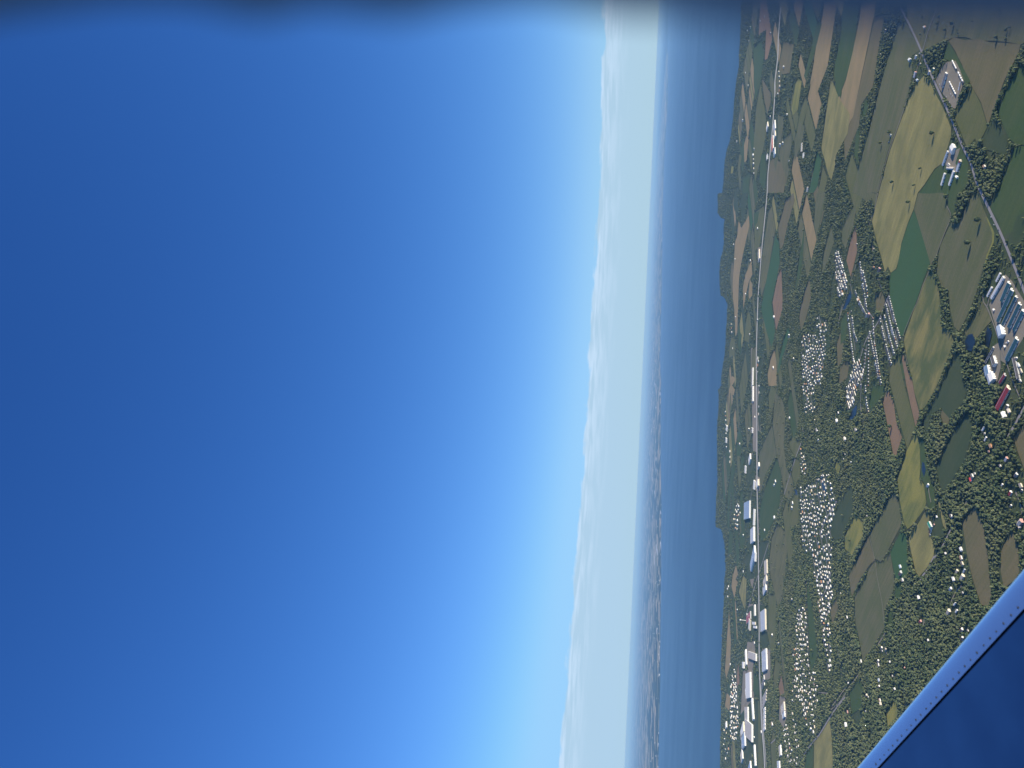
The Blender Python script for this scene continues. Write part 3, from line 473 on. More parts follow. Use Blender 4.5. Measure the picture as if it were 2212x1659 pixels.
def ribbon(name, pts, wd, m, z):
    P = [Vector((*p, 0)) for p in pts]; out = [P[0]]
    for i in range(len(P)-1):                                   # smooth the bends
        a, b_ = P[i], P[i+1]; pa = P[i-1] if i else a; pb = P[i+2] if i+2 < len(P) else b_
        for k in range(1, 5):
            t_ = k/4
            out.append(.5*((2*a)+(b_-pa)*t_+(2*pa-5*a+4*b_-pb)*t_*t_+(3*a-pa-3*b_+pb)*t_**3))
    V = []
    for i, p in enumerate(out):
        q = (out[min(i+1, len(out)-1)]-out[max(i-1, 0)]); q.normalize(); n = Vector((-q.y, q.x, 0))*wd/2
        V += [p-n, p+n]
        roadpts.append((p.x, p.y, wd))
    o = P[0]
    me = mesh(name, [(v_.x-o.x, v_.y-o.y, 0) for v_ in V], [(2*i, 2*i+2, 2*i+3, 2*i+1) for i in range(len(out)-1)], m)
    if me.polygons[0].normal.z < 0: me.flip_normals()
    return tag(new_obj(name, me, loc=(o.x, o.y, z)), kind='structure')
for i, (nm, c, pts, wd, m) in enumerate(ROADS):
    if wd < .1: continue
    ribbon(nm, G(c, pts), wd, m, 1.3+.006*i)

# ------------------------------------------------------------------ buildings
def gable(Lx, Wy, h, r, ov=.5):
    x, y = Lx/2, Wy/2
    wv = [(-x,-y,0),(x,-y,0),(x,y,0),(-x,y,0),(-x,-y,h),(x,-y,h),(x,y,h),(-x,y,h),(-x,0,h+r),(x,0,h+r)]
    wf = [(0,1,5,4),(2,3,7,6),(1,2,6,9,5),(3,0,4,8,7)]
    s = ov*r/y if y else 0; X = x+ov; Y = y+ov; zz = h-s; t_ = .25
    rv = [(-X,-Y,zz),(X,-Y,zz),(X,0,h+r+.02),(-X,0,h+r+.02),(X,Y,zz),(-X,Y,zz)]
    rv += [(a, b_, z+t_) for a, b_, z in rv]
    rf = [(6,7,8,9),(9,8,10,11),(0,3,2,1),(3,5,4,2),(0,1,7,6),(4,5,11,10),(1,2,8,7),(2,4,10,8),(3,0,6,9),(5,3,9,11)]
    return (wv, wf), (rv, rf)
def flatb(Lx, Wy, h):
    a = box(-Lx/2, Lx/2, -Wy/2, Wy/2, 0, h)
    x, y, p = Lx/2, Wy/2, .6
    par = join(box(-x-.1, x+.1, -y-.1, -y+.4, h, h+p), box(-x-.1, x+.1, y-.4, y+.1, h, h+p), box(-x-.1, -x+.4, -y+.4, y-.4, h, h+p), box(x-.4, x+.1, -y+.4, y-.4, h, h+p))
    return a, par
hcache = {}
def house_proto(kind, wm, rm):
    key = (kind, wm.name, rm.name)
    if key not in hcache:
        Lx, Wy, h, r = {'mobile': (15, 5, 3.3, .9), 'house': (13, 8.5, 4.2, 2.6), 'big': (20, 12, 6, 3.4), 'small': (7, 5, 2.8, 1.5)}[kind]
        a, b_ = gable(Lx, Wy, h, r)
        wins = [mesh('window', *box(x-.7, x+.7, q*Wy/2-.04, q*Wy/2+.04, 1.1, 2.4), GLASSD) for x in (-Lx*.3, Lx*.3) for q in (-1, 1)]
        chim = box(Lx*.2, Lx*.2+.8, .4, 1.2, h+r*.5, h+r+1.1)
        dv = box(Lx*.12-.5, Lx*.12+.5, -Wy/2-.05, -Wy/2+.05, 0, 2.1)
        hcache[key] = (mesh('walls', *a, wm), mesh('roof', *b_, rm), wins, mesh('door', *dv, RBROWN), mesh('chimney', *chim, RBROWN) if kind in ('house', 'big') else None)
    return hcache[key]
house_xy = []
LAND = []                                    # things with a label of their own, by which others are told apart
def ordn(n): return ('nearest' if n == 0 else '') if n is None else ['first','second','third','fourth','fifth','sixth','seventh','eighth','ninth','tenth'][n] if n < 10 else '%d%s' % (n+1, 'th' if 10 <= n % 100 <= 12 else {0: 'st', 1: 'nd', 2: 'rd'}.get(n % 10, 'th'))
houses = []      # (x, y, rz, kind, wm, rm, label, group)
AZ1 = math.atan2(math.cos(math.radians(-47)), math.sin(math.radians(-47)))     # direction angle of the plots
def add_house(x, y, kind='house', wm=None, rm=None, label=None, group=None, rz=None):
    wm = wm or random.choices([WHITE, CREAM, GREYW, ORANGE], [6, 2.2, 2, .5])[0]
    rm = rm or random.choices([RGREY, RDARK, RBROWN, RLIGHT], [4, 3, 1.5, .8])[0]
    if rz is None: rz = AZ1 + random.choice((0, math.pi/2)) + random.uniform(-.12, .12)
    houses.append((x, y, rz, kind, wm, rm, label, group)); house_xy.append((x, y))

def row(c, pts, step, kind, label, group, off=0.0, **kw):
    P = G(c, pts); acc = 0
    for i in range(len(P)-1):
        (x1, y1), (x2, y2) = P[i], P[i+1]; l = math.hypot(x2-x1, y2-y1); a = math.atan2(y2-y1, x2-x1)
        k = acc
        while k < l:
            if random.random() > .06:
                x = x1+(x2-x1)*k/l-math.sin(a)*off; y = y1+(y2-y1)*k/l+math.cos(a)*off
                add_house(x+random.uniform(-1, 1), y+random.uniform(-1, 1), kind, None, None, label, group, a+math.pi/2+random.uniform(-.06, .06) if kind == 'mobile' else a+random.choice((0, math.pi/2))+random.uniform(-.1, .1))
            k += step*random.uniform(.9, 1.15)
        acc = k-l
STREETS = []
def fill(c, poly, step, kind, label, group, keep=.9):
    P = np.array(G(c, poly)); a = AZ1; R2 = np.array([[math.cos(a), -math.sin(a)], [math.sin(a), math.cos(a)]])
    Q = P @ R2; lo, hi = Q.min(0), Q.max(0); pl = [PX(c, *p) for p in poly]
    u = lo[0]; r = 0
    while u < hi[0]:
        v_ = lo[1]
        while v_ < hi[1]:
            x, y = np.array([u+random.uniform(-.12, .12)*step, v_+random.uniform(-.12, .12)*step]) @ R2.T
            px, py = proj(x, y, 0.0)
            if random.random() < keep and inpoly(np.array([px]), np.array([py]), pl)[0]: add_house(x, y, kind, None, None, label, group)
            v_ += step*random.uniform(.8, 1.1)
        if not r % 2:                                          # a street between the pair of rows
            run = []; uu = u+step*.78; v_ = lo[1]
            while v_ < hi[1]+step:
                x, y = np.array([uu+math.sin(v_/90)*3, v_]) @ R2.T; px, py = proj(x, y, 0.0)
                ok = inpoly(np.array([px]), np.array([py]), pl)[0]
                if ok: run.append((x, y))
                if (not ok or v_ >= hi[1]) and run:
                    if len(run) > 3: ribbon('lane', run, 6.5, ROAD, 2.0+.003*len(STREETS)); STREETS.append(1)
                    run = []
                v_ += 14
        u += step*(1.05 if r % 2 else 1.55); r += 1
gT = 'mobile homes in the park by the emerald field'
lT = 'white mobile home on the lane between the emerald field and the woods'
for k_, pts in enumerate(([(440,900),(480,1060),(540,1270)], [(415,965),(450,1120),(510,1325)], [(400,1060),(440,1230),(485,1390)], [(362,1090),(405,1280),(458,1470)], [(300,1080),(312,1280),(372,1640)], [(272,1200),(312,1400),(350,1600)])):
    row(2, pts, 13.5, 'mobile', 'white mobile home from the top in the ' + ('row along the emerald field', 'second row left of the emerald field', 'third row left of the emerald field', 'fourth row left of the emerald field', 'fifth row left of the emerald field', 'sixth row left of the emerald field')[k_], gT)
lU = 'pale mobile home in the wooded rows beyond the park road'
for k_, pts in enumerate(([(190,600),(215,800),(250,1000)], [(215,680),(250,830),(255,900)], [(150,850),(205,980),(250,1060)], [(85,1040),(110,1250),(135,1440)], [(115,1020),(140,1210),(172,1290)], [(265,1250),(262,1450),(262,1659)], [(240,1350),(228,1500),(200,1600)])):
    row(2, pts, 15, 'mobile', 'pale mobile home from the top in the '+('upper right', 'short middle', 'winding', 'far left', 'second far left', 'lower wooded', 'lower slanting')[k_]+' row beyond the park road', 'mobile homes beyond the park road')
row(3, [(235,0),(245,130),(265,235)], 14, 'mobile', 'white mobile home from the top in the short row by the green meadow', 'mobile homes by the green meadow')
fill(3, [(70,-10),(170,-10),(150,120),(110,250),(80,200)], 21, 'mobile', 'white mobile home from the top in the wooded end beside the narrow pond', 'mobile homes beside the narrow pond')
fill(2, [(140,1450),(200,1400),(210,1659),(80,1659)], 22, 'mobile', 'white mobile home from the top in the wooded end beside the narrow pond', 'mobile homes beside the narrow pond')
fill(2, [(0,480),(30,500),(85,800),(40,890),(0,850)], 24, 'house', 'white house from the top in the small estate beside the bare soil plot', 'houses beside the bare soil plot')
fill(6, [(1600,480),(1616,480),(1616,880),(1640,890),(1595,700)], 26, 'house', 'white house from the top in the small estate beside the bare soil plot', 'houses beside the bare soil plot')
gS = 'houses of the subdivision in the middle distance'; lS = 'white house in the dense subdivision in the middle distance'
fill(6, [(1440,1040),(1530,1100),(1530,1200),(1430,1190)], 33, 'house', lS, gS, .8)
fill(6, [(1320,1210),(1400,1230),(1540,1200),(1500,1500),(1470,1659),(1320,1659),(1300,1370)], 32, 'house', lS, gS, .8)
fill(7, [(1310,-10),(1420,-10),(1430,220),(1340,250)], 34, 'house', lS, gS, .8)
fill(7, [(1290,520),(1330,520),(1360,760),(1300,780)], 34, 'house', lS, gS, .8)
lV = 'white house in the large subdivision right of the long highway'; gV = 'houses of the large subdivision'
fill(7, [(1290,860),(1400,830),(1480,770),(1540,760),(1570,900),(1610,980),(1570,1200),(1570,1480),(1440,1440),(1330,1430),(1310,1350)], 34, 'house', lV, gV, .78)
fill(7, [(1400,1440),(1560,1460),(1550,1659),(1420,1659)], 30, 'house', lV, gV, .8)
fill(8, [(1430,30),(1570,40),(1570,190),(1550,320),(1550,560),(1570,750),(1540,880),(1510,680),(1470,400)], 30, 'house', lV, gV, .8)
lW = 'white house in the wooded estate right of the retail sheds'; gW = 'houses in the wooded estate'
fill(8, [(1290,240),(1350,300),(1365,650),(1370,830),(1240,830),(1230,680),(1270,560),(1255,440)], 33, 'house', lW, gW, .75)
fill(8, [(1240,860),(1440,830),(1440,1100),(1420,1360),(1340,1300),(1300,1080),(1210,1100)], 33, 'house', lW, gW, .7)
fill(8, [(1150,1300),(1180,1290),(1220,1500),(1320,1640),(1200,1640),(1150,1450)], 33, 'house', lW, gW, .7)
fill(8, [(1220,1060),(1250,1060),(1270,1300),(1280,1500),(1255,1500),(1230,1250)], 45, 'house', lW, gW, .7)
lX = 'tiny white house in the dense estate near the lake shore'; gX = 'houses near the lake shore'
fill(8, [(715,800),(740,830),(770,1240),(740,1430),(690,1400),(690,1180),(695,950)], 52, 'big', lX, gX, .85)
fill(7, [(750,950),(775,960),(780,1180),(735,1260),(720,1130),(740,1000)], 60, 'big', lX, gX, .7)
fill(8, [(640,20),(690,40),(690,250),(640,250)], 95, 'big', lX, gX, .6)
fill(8, [(640,1250),(680,1250),(700,1640),(630,1640)], 95, 'big', lX, gX, .5)
for c, pts in ((5, [(1110,620),(1120,760),(1095,820)]), (5, [(890,1330),(895,1500)]), (6, [(930,1420),(925,1640)]), (7, [(940,0),(935,300)]), (7, [(650,180),(660,560)]), (6, [(700,1130),(705,1200)]), (7, [(690,560),(688,700)])):
    row(c, pts, 60, 'big', 'pale roadside building beside the far highway', 'buildings beside the far highway')
for i in range(60):                                                  # scattered farmsteads in the far strip
    c = random.choice((5, 6, 7, 8)); add_house(*gp(c, random.uniform(680, 1250), random.uniform(100, 1600)), 'big', WHITE, None, 'tiny white farmhouse far off between the fields', 'far farmhouses')

SCAT = {  # (crop): x, y, kind, wall, roof, label
 1: [(415,265,'house',WHITE,None,'white house among trees at the dark upper end of the hedge'),(365,468,'small',WHITE,None,'small white house in the middle of the tree belt'),(675,490,'house',WHITE,None,'white house at the road junction, by the triangular trees'),
     (625,515,'big',GREYW,None,'pale grey farmhouse left of the road junction'),(705,460,'small',WHITE,None,'small white shed right at the road junction'),(712,548,'small',CREAM,None,'bright cream shed just below the road junction'),
     (825,600,'house',WHITE,GREEN_R,'white house with green roof in trees by the storage yard'),(790,625,'house',CREAM,None,'cream house by the bend beside the storage yard'),(750,235,'house',PINKW,None,'dull pinkish house between the two forking roads'),
     (455,1160,'house',WHITE,None,'white farmhouse in the clump beside the narrow lane'),(440,1222,'small',WHITE,None,'small white shed below the farmhouse beside the narrow lane'),(1265,1435,'house',WHITE,None,'white house alone inside the olive wood'),
     (672,640,'big',PINKW,RLIGHT,'pink walled farm building with pale roof on the narrow lane'),(688,690,'house',GREYW,RPALE,'grey shed with pale blue roof behind the pink farm building')],
 2: [(310,480,'small',WHITE,None,'small white house at the top of the park road'),(312,640,'house',ORANGE,None,'orange brick house on the park road'),(362,660,'big',PINKW,None,'pink walled house across the park road'),(165,440,'small',WHITE,None,'white shed beside the bare soil plot'),
     (1345,1005,'small',WHITE,RWHITE,'small white cabin beside the turning circle'),(180,920,'big',ORANGE,RTAN,'orange building with tan roof amid the mobile homes'),(270,1050,'big',PINKW,None,'pinkish community building amid the mobile homes'),
     (1515,1160,'small',WHITE,None,'first white shed on the dirt between the teal sheds'),(1520,1185,'small',WHITE,RBROWN,'brown roofed shed on the dirt between the teal sheds'),(1468,1280,'small',WHITE,None,'small white shed beside the parked cars by the big barn'),(1440,1320,'small',WHITE,RWHITE,'white van-sized shed at the corner of the farm yard'),
     (1535,1430,'mobile',WHITE,None,'white house in the right-hand row below the teal shed, upper end'),(1560,1480,'mobile',WHITE,None,'white house in the right-hand row below the teal shed, middle'),(1580,1530,'mobile',CREAM,None,'cream house in the right-hand row below the teal shed'),(1570,1610,'mobile',WHITE,None,'white house in the right-hand row below the teal shed, lower end')],
 3: [(1255,370,'mobile',WHITE,RWHITE,'long white house in the wood, upper one of the driveway'),(1275,455,'mobile',WHITE,RWHITE,'long white house in the wood, lower one of the driveway'),(1265,410,'small',WHITE,None,'small white shed between the two long white wood houses'),(1320,520,'house',ORANGE,RBROWN,'orange house in the wood below the long white houses'),(1300,565,'small',PINKW,None,'small pink shed below the orange house'),
     (1462,180,'house',WHITE,None,'white house just below the red-roofed shed'),(1478,218,'house',CREAM,RTAN,'cream house with tan roof below the red-roofed shed'),(1438,252,'big',WHITE,RWHITE,'big white house at the lower end of the red shed farm'),(1455,630,'house',PINKW,None,'pinkish house in the wood left of the brown field'),(1540,765,'house',WHITE,None,'white house in the wood beside the right edge'),
     (1180,755,'small',WHITE,None,'small white house in the wood clearing, upper'),(1160,775,'house',WHITE,None,'white house in the wood clearing, middle'),(1150,808,'house',WHITE,RED,'white house with red roof in the wood clearing'),(1490,922,'house',WHITE,RED,'white house with red roof by the loop drive'),(1580,860,'house',CREAM,None,'cream house above the loop drive'),(1585,900,'small',WHITE,None,'white shed above the loop drive'),
     (1580,1175,'big',PINKW,RTAN,'pink farm building below the loop drive'),(1570,1205,'house',CREAM,RTAN,'cream outbuilding below the loop drive'),(855,1125,'small',WHITE,RWHITE,'bright white cabin right of the gold field'),(800,1250,'house',WHITE,None,'white house below the green-roofed barn'),(795,1280,'small',WHITE,None,'white shed below the green-roofed barn'),
     (830,1195,'small',PINKW,None,'small pink shed beside the green-roofed barn'),(1065,1405,'house',WHITE,None,'white house at the left edge of the streaky brown field'),(930,1440,'small',WHITE,RWHITE,'bright white shed alone in the lower wood'),(1065,1480,'house',WHITE,None,'white house in the lower wood cluster, upper'),(1075,1530,'house',CREAM,None,'cream house in the lower wood cluster'),
     (1030,1595,'house',CREAM,RTAN,'tan roofed house in the lower wood cluster'),(1090,1590,'mobile',GREYW,RPALE,'grey house with pale roof in the lower wood cluster'),(542,1555,'house',WHITE,RPALE,'white house with blue roof beside the emerald plot'),(545,1610,'big',GREYW,None,'grey farm building beside the emerald plot'),(780,855,'house',WHITE,RPALE,'white house with pale blue roof below the long pond'),
     (1400,688,'small',WHITE,None,'tiny white cabin in the wood right of centre'),(1492,1030,'small',WHITE,None,'tiny white cabin left of the loop drive'),(1418,850,'small',WHITE,RWHITE,'tiny bright cabin in the wood below the clearing'),(980,1120,'house',WHITE,None,'white house at the top of the wood road'),(115,655,'small',WHITE,RWHITE,'tiny white shed in the wood left of the pink field'),
     (62,590,'small',WHITE,None,'small white shed in the far wood, upper'),(50,628,'small',WHITE,None,'small white shed in the far wood, lower'),(65,455,'big',WHITE,RTAN,'big white building at the left edge of the wood'),(160,380,'big',GREYW,RGREY,'grey school-like building below the mobile homes'),(250,1118,'small',WHITE,None,'small white shed at the edge of the long hedge')],
 4: [(560,45,'house',WHITE,None,'white house in the wood by the top green plot'),(700,195,'house',WHITE,RWHITE,'bright white house alone in the middle wood'),(715,402,'house',PINKW,RED,'pink walled house with red roof in the middle wood'),(380,630,'house',WHITE,None,'white house at the cul-de-sac, upper'),(385,655,'small',WHITE,None,'small white house at the cul-de-sac, lower'),(415,642,'house',CREAM,None,'cream house at the cul-de-sac'),
     (202,742,'mobile',WHITE,RWHITE,'bright house at the tip of the grey field'),(350,742,'house',WHITE,None,'white house below the cul-de-sac, upper'),(352,775,'house',WHITE,None,'white house below the cul-de-sac, lower'),(470,870,'small',WHITE,None,'small white house beside the wood lane'),(358,905,'house',GREYW,RPALE,'grey house with pale blue roof in the lower wood'),(358,960,'house',WHITE,None,'white house in the lower wood under the grey one'),
     (490,985,'house',WHITE,None,'white house at the end of the wood lane'),(250,1035,'house',CREAM,RTAN,'tan roofed house beside the lower green plot'),(262,1050,'small',WHITE,None,'white shed beside the tan roofed house'),(365,1080,'house',WHITE,None,'white house in the pair left of the yellow field, upper'),(372,1110,'house',CREAM,RTAN,'cream house in the pair left of the yellow field, lower'),(75,1290,'big',WHITE,RWHITE,'large bright white building at the lower left'),(92,930,'small',WHITE,RWHITE,'small bright shed on the country lane'),(85,1180,'house',PINKW,None,'pinkish house above the large white building'),
     (1010,252,'mobile',WHITE,RWHITE,'narrow white house by the wing, upper of two'),(1025,312,'mobile',WHITE,RWHITE,'narrow white house by the wing, lower of two'),(960,320,'big',CREAM,RTAN,'cream farmhouse in the wood left of the wing'),(1070,472,'house',WHITE,None,'white house close against the wing, upper'),(1075,548,'house',WHITE,None,'white house close against the wing, lower'),(1120,480,'small',WHITE,None,'tiny shed right against the wing'),(780,562,'small',WHITE,RWHITE,'bright white shed deep in the middle wood'),
     (1075,155,'small',WHITE,None,'small white house left of the streaky brown field end'),(975,122,'house',WHITE,RPALE,'white house with pale roof in the upper wood of the wing'),(1000,38,'house',WHITE,None,'white house at the head of the curved lane'),(1080,20,'big',CREAM,RTAN,'tan farm building at the head of the curved lane'),(450,748,'small',WHITE,RWHITE,'small bright house in the wood right of the cul-de-sac'),(240,1172,'small',GREYW,RPALE,'small blue-roofed shed below the lower green plot'),(575,800,'small',PINKW,None,'tiny pinkish shed in the mid wood'),(25,160,'small',WHITE,None,'tiny white shed left of the brown field'),(82,365,'mobile',WHITE,RWHITE,'white barn alone in the wood left of the grey field'),(5,690,'small',CREAM,None,'tiny cream shed at the lane in the left wood')],
 7: [(1612,300,'big',WHITE,RWHITE,'large white barn in the wood, lower of two'),(1622,230,'mobile',WHITE,RWHITE,'long white barn in the wood, upper of two'),(1440,380,'big',WHITE,None,'white building at the upper edge of the wood'),(1420,295,'house',WHITE,None,'white house alone between subdivision and wood'),(1450,465,'house',WHITE,None,'lone white house in the wood by the upper edge')],
}
for c, lst in SCAT.items():
    for x, y, k, wm, rm, lab in lst: add_house(*gp(c, x, y), k, wm, rm, lab, None)

# large buildings: ends of the centre line (or of the near wall), width, heights, materials
big_xy = []
def big_building(name, label, cat, A, B, W, h, r, wm, rm, group=None, near=False, doors=3):
    (x1, y1), (x2, y2) = A, B; l = math.hypot(x2-x1, y2-y1); a = math.atan2(y2-y1, x2-x1)
    if a < -math.pi/2 or a > math.pi/2: a += math.pi
    cx, cy = (x1+x2)/2, (y1+y2)/2
    if near: cx -= math.sin(a)*W/2; cy += math.cos(a)*W/2
    o = tag(empty(name, (cx, cy, 0), a), label, cat, group)
    if r > 0:
        wv, rv = gable(l, W, h, r, .6); new_obj('walls', mesh('walls', *wv, wm), o); new_obj('roof', mesh('roof', *rv, rm), o)
        new_obj('ridge_cap', mesh('ridge_cap', *box(-l/2-.5, l/2+.5, -.4, .4, h+r+.03, h+r+.4), RLIGHT), o)
    else:
        wv, pv = flatb(l, W, h); new_obj('walls', mesh('walls', *wv, wm), o); new_obj('parapet', mesh('parapet', *pv, wm), o)
        rv = box(-l/2+.4, l/2-.4, -W/2+.4, W/2-.4, h+.003, h+.2); rf = new_obj('roof', mesh('roof', *rv, rm), o)
        k = max(2, int(l*W/1500)); k = min(k, 14)
        for _ in range(k):
            u, v_ = random.uniform(-l*.45, l*.45), random.uniform(-W*.4, W*.4)
            new_obj('roof_unit', mesh('roof_unit', *box(u-1.8, u+1.8, v_-1.3, v_+1.3, h+.21, h+1.9), RLIGHT), rf)
    for k in range(doors):
        u = -l/2+(k+.5)*l/doors; dw = min(3.5, l/doors*.3)
        new_obj('door', mesh('door', *box(u-dw/2, u+dw/2, -W/2-.08, -W/2+.05, 0, min(h*.75, 4)), RGREY), o)
    dw = min(4, W*.4)
    new_obj('end_door', mesh('end_door', *box(l/2-.05, l/2+.08, -dw/2, dw/2, 0, h*.7), RGREY), o)
    for k in range(max(1, int(l/25))+1):
        f = k/max(1, int(l/25)); house_xy.append((x1+(x2-x1)*f, y1+(y2-y1)*f))
    LAND.append((*proj(cx, cy, 0.0), label))
    masks.append(('b', [tuple(proj(*p, 0.0)) for p in [(cx+math.cos(a)*sx_*(l/2+6)-math.sin(a)*sy_*(W/2+6), cy+math.sin(a)*sx_*(l/2+6)+math.cos(a)*sy_*(W/2+6)) for sx_, sy_ in ((-1,-1),(1,-1),(1,1),(-1,1))]]))
    return o
def BB(name, label, cat, c, a, b_, W, h, r, wm, rm, **k): return big_building(name, label, cat, gp(c, *a), gp(c, *b_), W, h, r, wm, rm, **k)
gTe = 'long teal-roofed sheds of the farm at the right edge'
for i, (a, b_, lab) in enumerate([((1482,770),(1418,925),'short teal-roofed shed, nearest the white stable block'),((1508,830),(1385,1100),'longest teal-roofed shed, second in the row'),((1545,890),(1425,1140),'narrow teal-roofed shed in the middle of the row'),((1575,950),(1480,1150),'teal-roofed shed fourth in the row'),((1605,1010),(1525,1175),'teal-roofed shed at the right end of the row'),((1550,1250),(1462,1430),'teal-roofed shed on its own below the row, beside the drive')]):
    BB('shed', lab, 'shed', 2, a, b_, (17, 16, 10, 15, 14, 17)[i], 4.5, 3.5, WHITE, TEAL, group=gTe)
BB('stable_block', 'long white stable block at the head of the farm yard', 'stable', 2, (1438,722), (1332,905), 9, 5.5, .7, WHITE, RWHITE)
BB('shed', 'narrow white shed left of the long stable block, upper', 'shed', 2, (1405,690), (1370,760), 6, 4, .5, WHITE, RWHITE)
BB('shed', 'narrow white shed left of the long stable block, lower', 'shed', 2, (1332,810), (1293,888), 6, 4, .5, WHITE, RWHITE)
BB('barn', 'tall white barn with pale blue roof in the farm yard', 'barn', 2, (1412,1150), (1432,1232), 22, 12, 3, WHITE, RPALE)
BB('shed', 'narrow white lean-to shed left of the dark courtyard barn', 'shed', 2, (1345,1325), (1272,1460), 5, 3.5, 1, WHITE, RDARK)
BB('barn', 'white walled barn with dark roof beside the blue one', 'barn', 2, (1345,1415), (1365,1480), 18, 8, 3, WHITE, RDARK)
BB('barn', 'white fronted barn with slate blue roof in the lower farm', 'barn', 2, (1290,1495), (1305,1570), 24, 8, 3, WHITE, flat('slate_blue_roof', (.16,.25,.36), .5))
BB('barn', 'big white barn with pale dotted roof in the lower farm', 'barn', 2, (1325,1560), (1345,1625), 30, 9, 3, WHITE, RWHITE)
BB('shed', 'long grey shed with bright red roof slope', 'shed', 3, (1478,10), (1382,190), 20, 5, 4, CREAM, RED)
BB('shed', 'small red-roofed shed above the long red shed', 'shed', 2, (1445,1560), (1400,1630), 11, 4, 2.5, GREYW, RED)
BB('shed', 'dark roofed barn at the right edge under the teal sheds', 'shed', 2, (1520,1420), (1560,1600), 13, 4, 3, GREYW, RDARK)
BB('barn', 'bright white barn at the top of the field farm', 'barn', 1, (990,1262), (1008,1298), 26, 8, 3, WHITE, RWHITE)
BB('shed', 'long pale blue-roofed shed at the left of the field farm', 'shed', 1, (952,1300), (908,1420), 9, 4.5, .8, WHITE, RPALE)
BB('shed', 'red and white roofed shed beside the field farm drive', 'shed', 1, (1056,1395), (1032,1468), 12, 5, 3, WHITE, RWHITE)
BB('shed', 'small orange red roofed annex of the field farm', 'shed', 1, (1064,1378), (1058,1392), 11, 6, 2.5, CREAM, RED_O)
BB('shed', 'long white shed of the field farm, lower left', 'shed', 1, (928,1490), (898,1590), 10, 5, .7, WHITE, RWHITE)
BB('shed', 'long white shed of the field farm, lower right', 'shed', 1, (1005,1470), (965,1590), 11, 5, .8, WHITE, RWHITE)
BB('shed', 'tan roofed cross shed in the middle of the field farm', 'shed', 1, (945,1445), (1005,1448), 9, 4, 2, CREAM, RTAN)
BB('shed', 'low white parlour between the sheds of the field farm', 'shed', 1, (950,1410), (965,1428), 9, 4, 2, WHITE, RGREY)
BB('silo_house', 'small white tank house right of the field farm sheds', 'shed', 1, (1025,1515), (1035,1530), 7, 5, 2, WHITE, RWHITE)
BB('warehouse', 'long grey-roofed hall in the storage yard', 'warehouse', 1, (942,625), (905,745), 14, 6, 2, WHITE, RGREY)
BB('barn', 'green-roofed barn with white end beside the gold field', 'barn', 3, (790,1180), (812,1225), 16, 6, 3, WHITE, GREEN_R)
